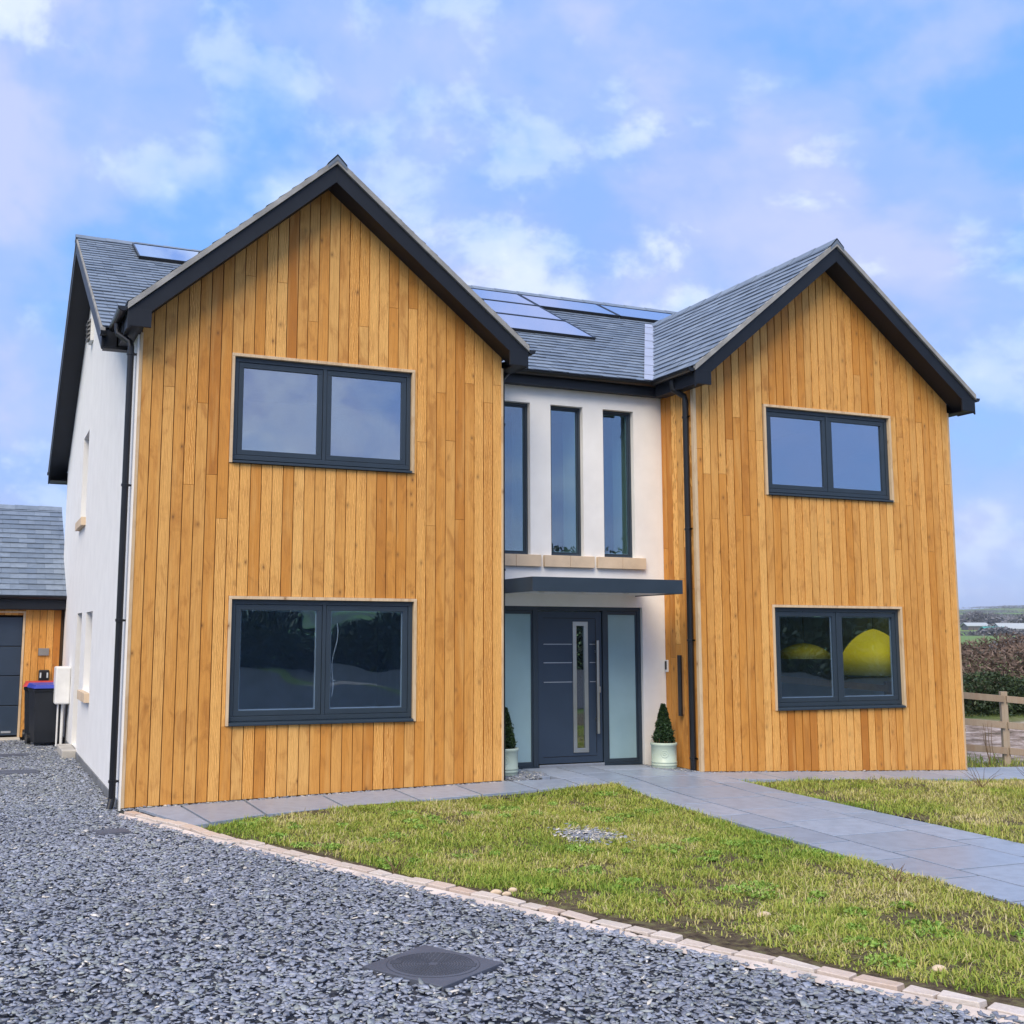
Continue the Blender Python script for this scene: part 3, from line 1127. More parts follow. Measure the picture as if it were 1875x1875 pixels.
def rafter_poly(xa, za, xe, ze, dz):
    """vertical-depth strip under the slope from apex to eave"""
    return [(xa, za), (xe, ze), (xe, ze - dz), (xa, za - dz)]


def wing_roof(x0, x1, xa):
    yb = 4.75
    xl, xr = x0 - EL, x1 + EL
    b = MB()
    for xe, sgn in ((xl, -1), (xr, 1)):
        V = Vector((xa - xe, 0, ZR - ZE))
        keep = (lambda u, v, Ln=V.length: ZE + (ZR - ZE) * v / Ln > MZE + MSL * (u - OH - .02 - MYE) - .28)
        slates(b, (xe, -OH - .02, ZE), (0, 1, 0), yb + OH, V, V.length, keep=keep, deck=(MYE + OH + .2, yb + OH))
    ro = b.build('wing_roof', M['slate'], house)
    ridge_run((xa, -OH - .035, ZR), (xa, yb - .1, ZR), (xl - xa, 0, ZE - ZR), (xr - xa, 0, ZE - ZR)).build('ridge_tiles', M['slate'], ro)
    # verge edge: undercloak and mortar
    b = MB()
    for xe in (xl, xr):
        P = rafter_poly(xa, ZR + .014, xe, ZE + .014, .072)
        b.extrude([(x, -OH - .030, z) for x, z in P], (0, .06, 0))
    b.build('verge', M['mortar'], ro)
    # barge boards, cut square at the foot
    b = MB()
    for xe in (xl, xr):
        P = rafter_poly(xa, ZR - .069, xe, ZE - .069, .205)
        b.extrude([(x, -OH, z) for x, z in P], (0, .024, 0))
    b.build('barge_board', M['barge'], ro, bevel=.002)
    # sloping soffit behind the barge board
    b = MB()
    for xe in (xl, xr):
        P = rafter_poly(xa, ZR - .235, xe, ZE - .235, .012)
        b.extrude([(x, -OH + .026, z) for x, z in P], (0, OH - .03, 0))
    b.build('soffit', M['barge'], ro)
    # boxed eaves
    for xe, xw, sg in ((xl, x0, -1), (xr, x1, 1)):
        b = MB()
        a, c = (xe + .012, xw + .05) if sg < 0 else (xw - .05, xe - .012)
        yend = MYE - .02 if True else 0
        zt = ZE - .045
        b.extrude([(a, -OH - .004, zt if sg > 0 else zt), (c, -OH - .004, zt), (c, -OH - .004, 5.075), (a, -OH - .004, 5.075)], (0, .03, 0))
        if sg < 0:
            b.box(a, a + .02, -OH + .026, yend, 5.077, zt)
            b.box(a + .021, xw - .021, -OH + .026, yend, 5.078, 5.09)
        else:
            b.box(c - .02, c, -OH + .026, yend, 5.077, zt)
            b.box(xw + .022, c - .021, -OH + .026, yend, 5.078, 5.09)
        b.build('eaves_box', M['barge'], ro, bevel=.002)
    for xe, sg in ((xl, -1), (xr, 1)):
        b = MB()
        gutter(b, (xe + (.010 if sg < 0 else -.010), -OH + .0, ZE - .03), (xe + (.010 if sg < 0 else -.010), MYE - .05, ZE - .03), (sg, 0, 0))
        b.build('gutter', M['black'], ro)
    return ro


wing_roof(LX0, LX1, LA)
wing_roof(RX0, RX1, RA)

MX0, MX1 = -.33, RX1 + .33
b = MB()
Vf = Vector((0, MYR - MYE, MZR - MZE))
slates(b, (MX0, MYE, MZE), (1, 0, 0), MX1 - MX0, Vf, Vf.length)
MYB, MZB = 11.09, 5.0
Vb = Vector((0, MYR - MYB, MZR - MZB))
slates(b, (MX0, MYB, MZB), (1, 0, 0), MX1 - MX0, Vb, Vb.length)
mr = b.build('main_roof', M['slate'], house)
ridge_run((MX0 - .02, MYR, MZR), (MX1, MYR, MZR), (0, MYE - MYR, MZE - MZR), (0, MYB - MYR, MZB - MZR)).build('ridge_tiles', M['slate'], mr)
for X, s_ in ((MX0, 1), (MX1, -1)):
    b = MB()
    for ye, ze in ((MYE, MZE), (MYB, MZB)):
        b.extrude([(X - .012 * s_, y, z) for y, z in rafter_poly(MYR, MZR - .002, ye, ze - .002, .045)], (.05 * s_, 0, 0))
    b.build('verge', M['mortar'], mr)
    b = MB()
    for ye, ze in ((MYE, MZE), (MYB, MZB)):
        b.extrude([(X, y, z) for y, z in rafter_poly(MYR, MZR - .05, ye, ze - .05, .21)], (.024 * s_, 0, 0))
        b.extrude([(X + .026 * s_, y, z) for y, z in rafter_poly(MYR, MZR - .235, ye, ze - .235, .012)], (.30 * s_, 0, 0))
    b.build('barge_board', M['barge'], mr)
# front eave: fascia, soffit, gutter, and the boxed ends
b = MB()
b.box(MX0 + .03, LX0 - EL, MYE + .03, MYE + .05, 5.06, MZE - .02)
b.box(MX0 + .03, -.002, MYE + .051, YW + .05, 5.06, 5.072)
b.box(MX0 + .03, MX0 + .05, MYE + .051, YW + .05, 5.073, 5.22)
b.build('fascia', M['barge'], mr)
b = MB()
b.box(LX1 + .0, RX0 + .0, MYE + .03, MYE + .05, 5.10, MZE - .02)
b.box(LX1 + .0, RX0 + .0, MYE + .051, YW - .001, 5.105, 5.118)
b.build('fascia', M['barge'], mr)
b = MB()
b.box(MX0 + .03, MX1 - .03, MYB - .05, MYB - .03, 4.74, MZB - .02)
b.box(MX0 + .03, MX1 - .03, YB + .001, MYB - .051, 4.75, 4.762)
b.build('fascia', M['barge'], mr)
b = MB()
gutter(b, (LX1 + .14, MYE + .028, MZE - .02), (RX0 - .14, MYE + .028, MZE - .02), (0, -1, 0))
b.build('gutter', M['black'], mr)
b = MB()
gutter(b, (MX0 - .02, MYE + .028, MZE - .06), (LX0 - EL - .12, MYE + .028, MZE - .06), (0, -1, 0))
b.build('gutter', M['black'], mr)
b = MB()
gutter(b, (MX0 - .02, MYB - .03, MZB - .03), (MX1, MYB - .03, MZB - .03), (0, 1, 0))
b.build('gutter', M['black'], mr)


def mroof(x, y, h=.0):
    n = Vector((0, -MSL, 1)).normalized()
    return Vector((x, y, MZE + MSL * (y - MYE))) + n * h


# lead valley between the main roof and the right wing
b = MB()
v0x, v0y = RX0 - EL, MYE
v1x = RX0 - EL + (RA - RX0 + EL) * 1.0
v1y = MYE + (ZR - MZE) / MSL
n = 14
for i in range(n):
    a, c = i / n, (i + 1) / n
    xa_, xc_ = v0x + (v1x - v0x) * a, v0x + (v1x - v0x) * c
    ya_, yc_ = v0y + (v1y - v0y) * a, v0y + (v1y - v0y) * c
    h = .030 + .004 * (i % 2)
    w_ = .16
    wx = w_
    b.face([mroof(xa_ - wx, ya_ + .0, h), mroof(xa_ + .10, ya_, h), mroof(xc_ + .10, yc_, h), mroof(xc_ - wx, yc_, h)])
b.build('lead_valley', M['lead'], mr)

# solar panels let into the main roof
for (x0, x1, y0, y1) in ((5.5, 7.24, 4.80, 5.66), (7.26, 8.86, 4.80, 5.66), (8.88, 10.5, 4.80, 5.66), (5.5, 7.24, 3.80, 4.78), (5.5, 7.24, 2.78, 3.78), (.50, 2.1, 4.80, 5.80)):
    b = MB()
    e = .022
    for a, c, p_, q_ in ((x0, x1, y0, y0 + e), (x0, x1, y1 - e, y1), (x0, x0 + e, y0 + e, y1 - e), (x1 - e, x1, y0 + e, y1 - e)):
        P = [mroof(a, p_, .0), mroof(c, p_, 0), mroof(c, q_, 0), mroof(a, q_, 0)]
        b.extrude(P, mroof(0, 0, .062) - mroof(0, 0, 0))
    fo = b.build('solar_panel', M['black'], house)
    b = MB()
    P = [mroof(x0 + e, y0 + e, .02), mroof(x1 - e, y0 + e, .02), mroof(x1 - e, y1 - e, .02), mroof(x0 + e, y1 - e, .02)]
    b.extrude(P, mroof(0, 0, .036) - mroof(0, 0, 0))
    b.build('solar_glass', M['solar'], fo)

# ---- rainwater pipes


def downpipe(path, r, clips, cdir):
    b = MB()
    b.tube(path, r, 12)
    o = b.build('downpipe', M['black'], house, smooth=False)
    for z in clips:
        q = MB()
        x, y = path[-2][0], path[-2][1]
        q.lathe([(r, 0), (r + .008, .002), (r + .008, .028), (r, .03)], (x, y, z), 14)
        q.extrude([(x + cdir[0] * r, y + cdir[1] * r - .012, z + .004), (x + cdir[0] * r, y + cdir[1] * r + .012, z + .004), (x + cdir[0] * r, y + cdir[1] * r + .012, z + .026),
                   (x + cdir[0] * r, y + cdir[1] * r - .012, z + .026)], (cdir[0] * .06, cdir[1] * .06, 0))
        q.build('pipe_clip', M['black'], o)
    return o


downpipe([(-.20, .22, 5.24), (-.20, .22, 5.16), (-.19, .21, 5.11), (-.075, .09, 5.00), (-.065, .08, 4.95), (-.065, .08, .12), (-.09, .05, .01)], .036, (4.85, 3.4, 1.95, .28), (1, 0))
downpipe([(RX0 - .20, .20, 5.24), (RX0 - .20, .2, 5.16), (RX0 - .19, .2, 5.10), (RX0 - .06, .13, 5.0), (RX0 - .055, .12, 4.94), (RX0 - .055, .12, .10), (RX0 - .06, .10, .06)], .040, (4.7, 3.2, 1.75, .25), (0, -1))
downpipe([(LX1 + .20, .2, 5.24), (LX1 + .2, .2, 5.14), (LX1 + .06, .12, 5.0), (LX1 + .05, .11, 4.94), (LX1 + .05, .11, .12), (LX1 + .055, .09, .09)], .034, (4.4, 2.6, .6), (-1, 0))

# ---- fittings fixed to the walls
b = MB()
b.box(RX0 - .058, RX0 - .036, .36, .44, .78, 1.57)
wl = b.build('wall_light', M['black'], house, bevel=.004)
b = MB()
b.box(RX0 - .035, RX0 - .002, .375, .425, .80, 1.55)
b.build('back_plate', M['steel'], wl)
b = MB()
b.box(RX0 - .026, RX0 - .001, .735, .80, 1.34, 1.50)
db = b.build('doorbell', M['white_pl'], house, bevel=.006)
b = MB()
b.box(RX0 - .030, RX0 - .0255, .747, .788, 1.372, 1.485)
b.build('doorbell_face', M['black'], db)
b = MB()
b.extrude([(0, 6.0, 6.44), (0, 6.36, 6.44), (0, 6.36, 6.86), (0, 6.0, 6.86)], (-.05, 0, 0))
vn = b.build('gable_vent', M['white_pl'], house, bevel=.004)
b = MB()
for k in range(5):
    z = 6.48 + k * .07
    b.extrude([(-.052, 6.03, z), (-.10, 6.03, z - .02), (-.10, 6.03, z - .01), (-.052, 6.03, z + .045)], (0, .30, 0))
b.build('louvre', M['grille'], vn)
b = MB()
b.box(-.235, -.002, 7.35, 7.85, .70, 1.30)
mb = b.build('meter_box', M['white_pl'], house, bevel=.025)
b = MB()
b.tube([(-.10, 7.5, .70), (-.10, 7.5, .02)], .022, 10)
b.tube([(-.17, 7.5, .70), (-.17, 7.5, .02)], .014, 8)
b.build('service_pipe', M['white_pl'], mb)

# ---- rooms behind the glass
rm = MB()
for x0, x1, y1, z0, z1 in ((LX0 + .12, LX1 - .13, 4.2, .1, 2.55), (LX0 + .12, LX1 - .13, 4.2, 2.8, 5.3), (RX0 + .15, RX1 - .13, 4.2, .1, 2.55), (RX0 + .15, RX1 - .13, 4.2, 2.8, 5.3)):
    rm.box(x0, x1, .15, y1, z0 - .1, z0)
    rm.box(x0, x1, .15, y1, z1, z1 + .1)
    rm.box(x0, x1, y1, y1 + .1, z0, z1)
    rm.box(x0 - .001 + .31 * (x0 < 1), x0 + .05 + .31 * (x0 < 1), .15, y1, z0, z1)
    rm.box(x1 - .05, x1 + .001, .15, y1, z0, z1)
rm.build('interior_wall', M['room_dark'], house)
rm = MB()
x0, x1 = LX1 + .02, RX0 + .1
rm.box(x0, x1, 3.6, 3.7, .1, 5.2)
rm.box(x0, x1, YW + .13, 3.6, 5.2, 5.26)
rm.box(x0, x1, YW + .13, 3.6, 0, .1)
rm.box(x0 - .06, x0 + .02, YW + .31, 3.6, .1, 5.2)
rm.box(x1 - .02, x1 + .06, YW + .31, 3.6, .1, 5.2)
rm.build('interior_wall', M['plaster'], house)

# ------------------------------------------------------------------ things inside the ground-floor windows
for (x, y, zt, r, h, cd, lab) in ((10.62, .66, 1.93, .76, .66, 2.55, 'large added yellow shade filling the right pane of the right wing lower window'),
                                  (9.33, .62, 1.73, .56, .22, 2.55, 'small flat added yellow shade in the left pane of the right wing lower window')):
    t = thing('added_yellow_dome', lab, 'added stand-in', (x, y, zt))
    b = MB()  # lamp form invented to carry unexplained yellow shapes behind the panes
    prof = []
    for k in range(13):
        a = math.pi / 2 * k / 12
        prof.append((max(.012, r * .68 * math.sin(a) ** 1.15), zt - h * (1 - math.cos(a)) ** .9))
    b.lathe([(q, z - zt) for q, z in prof], (x, y, zt), 40)
    b.build('dome', M['yellow' if h > .4 else 'yellow_dim'], t, smooth=True)
    b = MB()
    b.tube([(x, y, zt - .01), (x, y, cd)], .006, 6)
    b.build('cord', M['black'], t)
b = MB()
pts = [(2.36 + .02 * math.sin(k * .8) - .012 * k * .5, .16, 1.95 - k * .075) for k in range(12)]
b.tube(pts, .006, 6)
pts = [(2.30 + .05 * math.cos(k * .55), .165, 1.30 - .06 * math.sin(k * .5) + .03 * k) for k in range(8)]
b.tube(pts, .006, 6)
tag(b.build('cable', M['cable']), 'pale loose cable hanging behind the left wing lower window', 'cable')

# ------------------------------------------------------------------ garage
gar = thing('garage', 'low slate-roofed garage with larch front and dark door left of the house', 'garage', (-3, 12.5, 0))
GY, GXR, GXL = 9.5, -.014, -6.6
b = MB()
for i in range(5):
    a = -.66 + i * .12
    c = a + .12
    b.tint = (min(1, max(0, random.gauss(.25, .2))), random.random(), random.random())
    b.box(a + .003, min(c, GXR) - .003, GY, GY + .02, .03, 2.26)
for i in range(50):
    a = -3.2 - i * .12 + .12
    if a < GXL + .05:
        break
    b.tint = (random.random() * .6, random.random(), random.random())
    b.box(a - .117, a - .003, GY, GY + .02, .03, 2.26)
for i in range(21):
    a = -3.08 + i * .115
    b.tint = (random.random() * .6, random.random(), random.random())
    b.box(a + .003, a + .112, GY, GY + .02, 2.165, 2.26)
b.build('cladding', M['larch'], gar)
b = MB()
b.box(GXL, GXR, GY + .3, GY + .4, -.1, 2.4)
b.box(GXL, GXL + .1, GY + .021, 15.5, -.1, 2.4)
b.box(GXR - .1, GXR, GY + .021, 15.5, -.1, 2.4)
b.box(GXL, GXR, 15.5, 15.6, -.1, 2.4)
b.box(-.66, GXR - .1, GY + .021, GY + .3, 0, 2.4)
b.build('wall', M['dark_gap'], gar)
b = MB()
for k in range(4):
    z0 = .06 + k * .52
    b.box(-3.06, -.70, GY + .06, GY + .10, z0, z0 + .508)
gd = b.build('garage_door', M['door'], gar, bevel=.006)
b = MB()
b.box(-.97, -.81, GY + .054, GY + .06, .10, .135)
b.build('badge_plate', M['silver'], gd)
b = MB()
b.tint = (.6, .3, .2)
b.box(-.70, -.662, GY - .012, GY + .06, .03, 2.20)
b.box(-3.10, -3.062, GY - .012, GY + .06, .03, 2.20)
b.box(-3.10, -.662, GY - .012, GY + .06, 2.202, 2.235)
b.build('surround', M['trim'], gar)
b = MB()
Vg = Vector((0, 12.5 - 9.25, 4.40 - 2.50))
slates(b, (GXL - .2, 9.25, 2.50), (1, 0, 0), GXR + .05 - GXL + .2, Vg, Vg.length, row=.21, wid=.30)
Vg2 = Vector((0, 12.5 - 15.75, 4.40 - 2.50))
slates(b, (GXL - .2, 15.75, 2.50), (1, 0, 0), GXR + .05 - GXL + .2, Vg2, Vg2.length, row=.21, wid=.30)
gr = b.build('roof', M['slate'], gar)
ridge_run((GXL - .2, 12.5, 4.40), (GXR + .05, 12.5, 4.40), (0, -1, -.585), (0, 1, -.585)).build('ridge_tiles', M['slate'], gr)
b = MB()
b.box(GXL - .2, GXR + .05, 9.29, 9.31, 2.27, 2.49)
b.box(GXL - .2, GXR + .05, 9.312, 9.52, 2.262, 2.272)
b.build('fascia', M['barge'], gar)
b = MB()
gutter(b, (GXL - .2, 9.288, 2.50), (GXR + .05, 9.288, 2.50), (0, -1, 0))
b.build('gutter', M['black'], gar)
b = MB()
b.box(-.42, -.24, GY - .03, GY - .001, 1.45, 1.58)
b.build('sign_plate', M['grille'], gar, bevel=.004)
b = MB()
b.box(-.40, -.22, GY - .09, GY - .001, 1.00, 1.20)
wl2 = b.build('wall_light', M['black'], gar, bevel=.02)
b = MB()
b.box(-.38, -.355, GY - .095, GY - .088, 1.06, 1.15)
b.box(-.265, -.24, GY - .095, GY - .088, 1.06, 1.15)
b.build('light_lens', M['spacer'], wl2)
b = MB()
b.box(-3.2, -.66, 9.05, GY + .05, -.05, .03)
b.build('threshold', M['concrete'], gar, bevel=.008)


# ------------------------------------------------------------------ wheelie bins
def wheelie(x, y, lidm, lab, rz):
    t = thing('wheelie_bin', lab, 'wheelie bin', (x, y, 0), 'wheelie bins by the garage')
    T = Matrix.Translation((x, y, 0)) @ Matrix.Rotation(rz, 4, 'Z')
    b = MB()
    sec = [(.20, .22, .06), (.21, .24, .25), (.235, .28, .88), (.25, .30, .90), (.25, .30, .94)]
    vs = []
    for hx, hy, z in sec:
        vs += [T @ Vector(p) for p in ((-hx, -hy, z), (hx, -hy, z), (hx, hy, z), (-hx, hy, z))]
    fs = [(3, 2, 1, 0), (16, 17, 18, 19)]
    for i in range(4):
        for k in range(4):
            fs.append((i * 4 + k, i * 4 + (k + 1) % 4, i * 4 + 4 + (k + 1) % 4, i * 4 + 4 + k))
    b.mesh(vs, fs)
    b.build('body', M['bin'], t, bevel=.015)
    b = MB()
    P = [(-.27, -.34, .945), (.27, -.34, .945), (.27, .30, .945), (-.27, .30, .945), (-.22, -.28, 1.0), (.22, -.28, 1.0), (.24, .26, 1.025), (-.24, .26, 1.025)]
    b.mesh([T @ Vector(p) for p in P], [(0, 3, 2, 1), (4, 5, 6, 7), (0, 1, 5, 4), (1, 2, 6, 5), (2, 3, 7, 6), (3, 0, 4, 7)])
    b.build('lid', lidm, t, bevel=.012)
    b = MB()
    b.tube([T @ Vector((-.2, .35, .95)), T @ Vector((.2, .35, .95))], .016, 8)
    for sx in (-.17, .17):
        b.box(sx - .02, sx + .02, .28, .36, .93, .965, T)
    b.build('handle', M['bin'], t)
    for sx in (-.22, .22):
        b = MB()
        b.tube([T @ Vector((sx - .03, .22, .10)), T @ Vector((sx + .03, .22, .10))], .10, 18)
        b.build('wheel', M['black'], t)


wheelie(-.33, 7.95, M['blue'], 'dark wheelie bin with blue lid standing beside the white meter box', R(8))
wheelie(-.40, 8.75, M['red'], 'dark wheelie bin with red lid standing behind the blue lidded bin', R(-4))


# ------------------------------------------------------------------ pots with cone topiary
def pot(x, y, lab, lab2):
    z = float(H(x, y)) + .03
    t = thing('planter_pot', lab, 'plant pot', (x, y, z), 'pale green pots beside the front door')
    b = MB()
    r = .165
    b.lathe([(0, 0), (r * .96, 0), (r * .97, .012), (r * .99, .035), (r * 1.02, .04), (r * 1.02, .05), (r * .99, .055), (r * .99, .07), (r * 1.02, .075), (r * 1.02, .085),
             (r * .985, .09), (r * 1.0, .285), (r * 1.05, .292), (r * 1.06, .315), (r * 1.03, .325), (r * .93, .325), (r * .92, .27), (0, .27)], (x, y, z), 40)
    b.build('body', M['pot'], t, smooth=True)
    dv = Vector((CAMX + 1.0 - x, CAMY - y, 0)).normalized()
    sd = Vector((-dv.y, dv.x, 0))
    q = MB()
    c = Vector((x, y, z + .19)) + dv * (r * .985)
    ring = [c + (sd * math.cos(a) + Vector((0, 0, 1)) * math.sin(a)) * .045 - dv * (.0065 * abs(math.cos(a)) ** 2) for a in [2 * math.pi * k / 20 for k in range(21)]]
    q.tube(ring, .006, 6, cap=False)
    pet = [c + (sd * math.cos(a) + Vector((0, 0, 1)) * math.sin(a)) * (.018 + .006 * math.cos(5 * a)) for a in [2 * math.pi * k / 30 for k in range(31)]]
    q.tube(pet, .0045, 5, cap=False)
    q.build('emblem', M['pot'], t, smooth=True)
    q = MB()
    q.lathe([(0, .006), (r * .5, .012), (r * .915, .0)], (x, y, z + .285), 24)
    q.build('compost', M['compost'], t)
    # topiary: a top-level thing standing in the pot
    s_ = thing('topiary_shrub', lab2, 'topiary', (x, y, z + .28), 'clipped cones in the pots')
    q = MB()
    q.tube([(x, y, z + .28), (x, y, z + .40)], .014, 8)
    q.build('stem', M['dead'], s_)
    n = 5200
    h = .50
    u = rng.random(n) ** .75
    zz = (1 - u)                                   # more leaves low down
    rad = (.122 * (1 - zz) ** .8 + .016) * (1 - .25 * rng.random(n)) * (1 + .13 * np.sin(zz * 23 + 5 * rng.random(n))) * np.where(rng.random(n) < .04, 1.22, 1)
    rad *= np.where(zz < .06, .8, 1)
    th = rng.random(n) * 2 * np.pi
    P = np.stack([x + rad * np.cos(th), y + rad * np.sin(th), z + .315 + zz * h], 1)
    leafcloud('crown', P, .011, M['box_leaf'], s_)
    # dead flower bits round the rim
    q = MB()
    for k in range(26):
        a = random.uniform(0, 6.28)
        rr = random.uniform(.09, .15)
        p0 = Vector((x + rr * math.cos(a), y + rr * math.sin(a), z + .285))
        p1 = p0 + Vector((random.uniform(-.04, .04), random.uniform(-.04, .04), random.uniform(.03, .10)))
        q.tint = (random.random(), .5, .5)
        q.tube([p0, p1], .004, 4)
    q.build('dead_flowers', M['dead'], t)


def leafcloud(name, P, size, m, parent=None, aspect=1.8, tints=None, up=0.0):
    """one mesh of small leaf quads at points P (n,3)"""
    n = len(P)
    a = rng.normal(size=(n, 3))
    a[:, 2] += up
    a /= np.linalg.norm(a, axis=1)[:, None]
    b_ = rng.normal(size=(n, 3))
    b_ -= a * (a * b_).sum(1)[:, None]
    b_ /= np.linalg.norm(b_, axis=1)[:, None]
    sz = (size * (.6 + .8 * rng.random(n)))[:, None]
    A, B = a * sz * aspect, b_ * sz
    v = np.stack([P - A, P - B * .8, P + A, P + B * .8], 1).reshape(-1, 3)
    lp = np.arange(4 * n)
    t = rng.random((n, 3)) if tints is None else tints
    return fast_mesh(name, v, lp, np.arange(n) * 4, np.full(n, 4), t, m, parent)


pot(6.875, .43, 'pale green round pot with embossed emblem right of the front door', 'dark clipped cone shrub in the pot right of the front door')
pot(4.60, .44, 'pale green round pot partly hidden behind the left wing corner', 'dark clipped cone shrub left of the door, half hidden by the wing')


# ------------------------------------------------------------------ inspection covers in the gravel
def cover(c, a, b_, lab, detail):
    """c centre, a/b_ half-edge vectors in plan"""
    z = float(H(*c)) + (.021 if detail else .012)
    t = thing('inspection_cover', lab, 'drain cover', (c[0], c[1], z), 'drain covers in the drive')
    A, B = Vector((*a, 0)), Vector((*b_, 0))
    C0 = Vector((*c, z))
    f = MB()
    f.extrude([C0 - A - B - Vector((0, 0, .04)), C0 + A - B - Vector((0, 0, .04)), C0 + A + B - Vector((0, 0, .04)), C0 - A + B - Vector((0, 0, .04))], (0, 0, .05))
    f.build('frame', M['iron'], t, bevel=.004)
    if not detail:
        q = MB()
        q.extrude([C0 - A * .85 - B * .85 + Vector((0, 0, .011)), C0 + A * .85 - B * .85 + Vector((0, 0, .011)), C0 + A * .85 + B * .85 + Vector((0, 0, .011)), C0 - A * .85 + B * .85 + Vector((0, 0, .011))], (0, 0, .004))
        q.build('lid', M['iron'], t)
        return
    r = A.length * .93
    top = z + .0105

    def disc(m, r0, r1, z0, z1):
        m.lathe([(r0, z0), (r0, z1), (r1, z1), (r1, z0)] if r0 > 0 else [(r1, z0), (r1, z1), (0, z1)], (c[0], c[1], top), 56)
    q = MB()
    disc(q, r * .985, r, 0, .0008)
    q.build('seat_gap', M['iron_dark'], t)
    q = MB()
    disc(q, 0, r * .98, 0, .0015)
    lid = q.build('lid', M['iron'], t)
    q = MB()
    for ring in range(2, 15):
        rr = r * .92 * ring / 15
        n = int(ring * 3.4)
        for k in range(n):
            an = 2 * math.pi * (k + .5 * (ring % 2)) / n
            T = Matrix.Translation((c[0] + rr * math.cos(an), c[1] + rr * math.sin(an), top)) @ Matrix.Rotation(an + math.pi / 2, 4, 'Z')
            q.box(-.0115, .0115, -.0045, .0045, .0015, .0035, T)
    q.build('tread_pattern', M['iron_dark'], lid)
    q = MB()
    for an in (R(150), R(330)):
        T = Matrix.Translation((c[0] + r * .80 * math.cos(an), c[1] + r * .80 * math.sin(an), top)) @ Matrix.Rotation(an, 4, 'Z')
        q.box(-.03, .03, -.03, .03, .0016, .005, T)
    q.build('lifting_key', M['iron_dark'], lid)


cc = Vector((.935, -6.63))
cover(cc, (.235, .145), (.135, -.255), 'large square dark cover with round ribbed lid in the foreground chippings', True)
cover((-.86, 6.3), (.22, 0), (0, .2), 'dark drain cover lying farthest back in the drive near the bins', False)
cover((-.85, 3.95), (.25, 0), (0, .25), 'dark drain cover in the drive level with the white side wall', False)
cover((-.22, -1.42), (.16, .02), (-.02, .14), 'dark drain cover half buried by the house corner downpipe', False)

# ------------------------------------------------------------------ slate chippings


def chips(name, n, xr, yr, keep, size=(.013, .043), zlift=.018, parent=None, density=None, pale=.035):
    x = rng.uniform(*xr, n)
    y = rng.uniform(*yr, n)
    k = keep(x, y)
    x, y = x[k], y[k]
    n = len(x)
    s_ = size[0] + (size[1] - size[0]) * rng.random(n) ** 1.6
    asp = rng.uniform(.40, .85, n)
    kk = 5
    ang = np.sort(rng.random((n, kk)) * .75 + np.arange(kk), axis=1) * (2 * np.pi / kk)
    rr = s_[:, None] * rng.uniform(.55, 1.2, (n, kk))
    lx, ly = rr * np.cos(ang), rr * np.sin(ang) * asp[:, None]
    th = rng.random(n) * 2 * np.pi
    tx = rng.normal(0, .17, n)
    ty = rng.normal(0, .17, n)
    cx, sx = np.cos(th)[:, None], np.sin(th)[:, None]
    X = lx * cx - ly * sx
    Y = lx * sx + ly * cx
    Z = X * np.tan(tx)[:, None] + Y * np.tan(ty)[:, None]
    thk = (s_ * rng.uniform(.12, .30, n))[:, None]
    hb = H(x, y)
    zc = hb + .004 + rng.random(n) * zlift + np.abs(Z).max(1) * .45
    top = np.stack([X + x[:, None], Y + y[:, None], Z + zc[:, None] + thk / 2], 2)
    bot = np.stack([X * 1.04 + x[:, None], Y * 1.04 + y[:, None], Z + zc[:, None] - thk / 2], 2)
    v = np.concatenate([top, bot], 1).reshape(-1, 3)
    base = (np.arange(n) * 2 * kk)[:, None]
    tl = (base + np.arange(kk)).ravel()
    i = np.arange(kk)
    j = (i + 1) % kk
    sides = np.stack([i + kk, j + kk, j, i], 1).ravel()
    sl = (base + sides).ravel()
    loops = np.concatenate([tl, sl])
    starts = np.concatenate([np.arange(n) * kk, n * kk + np.arange(n * kk) * 4])
    totals = np.concatenate([np.full(n, kk), np.full(n * kk, 4)])
    v0 = np.clip(rng.random(n) ** 1.2 * 1.0 + .35 * (vnoise(x, y, .9, 77) - .45), 0, 1.1)
    c = np.stack([.180 + .190 * v0, .203 + .205 * v0, .258 + .240 * v0], 1)
    gq = rng.random(n) < .22                                       # greener, greyer pieces
    c[gq] = c[gq] * np.array([1.05, 1.05, .86])
    pq = rng.random(n) < pale
    c[pq] = np.array([.66, .63, .57]) * rng.uniform(.7, 1.3, (pq.sum(), 1))
    tint = np.concatenate([c, np.repeat(c, kk, 0)])
    return fast_mesh(name, v, loops, starts, totals, tint, M['chip'], parent)


def not_cover(x, y):
    d = np.stack([x - cc.x, y - cc.y], 1)
    a, b_ = np.array([.235, .145]), np.array([.135, -.255])
    Mi = np.linalg.inv(np.stack([a, b_], 1))
    uv = d @ Mi.T
    ok = np.abs(uv).max(1) > 1.01
    for cx_, cy_, e in ((-.86, 6.3, .2), (-.85, 3.95, .24), (-.22, -1.42, .13)):
        ok &= ~((np.abs(x - cx_) < e) & (np.abs(y - cy_) < e))
    return ok


def drive_keep(x, y):
    k = np.where(y > -.3, x < -.02 + .0 * x, x < kerb_x(y) - .055)
    near = (y < 0) | (x > -2.2)
    dens = np.where(near & (x > -2.6), 1.0, .35)
    dens = np.where(y > 3, .7 * dens, dens)
    return k & not_cover(x, y) & (rng.random(len(x)) < dens)


ch = chips('slate_chippings', 270000, (-4.2, 4.0), (-10.3, 9.0), drive_keep, size=(.010, .032), pale=.02)
tag(ch, 'loose blue grey slate chippings covering the driveway', 'gravel', kind='stuff')


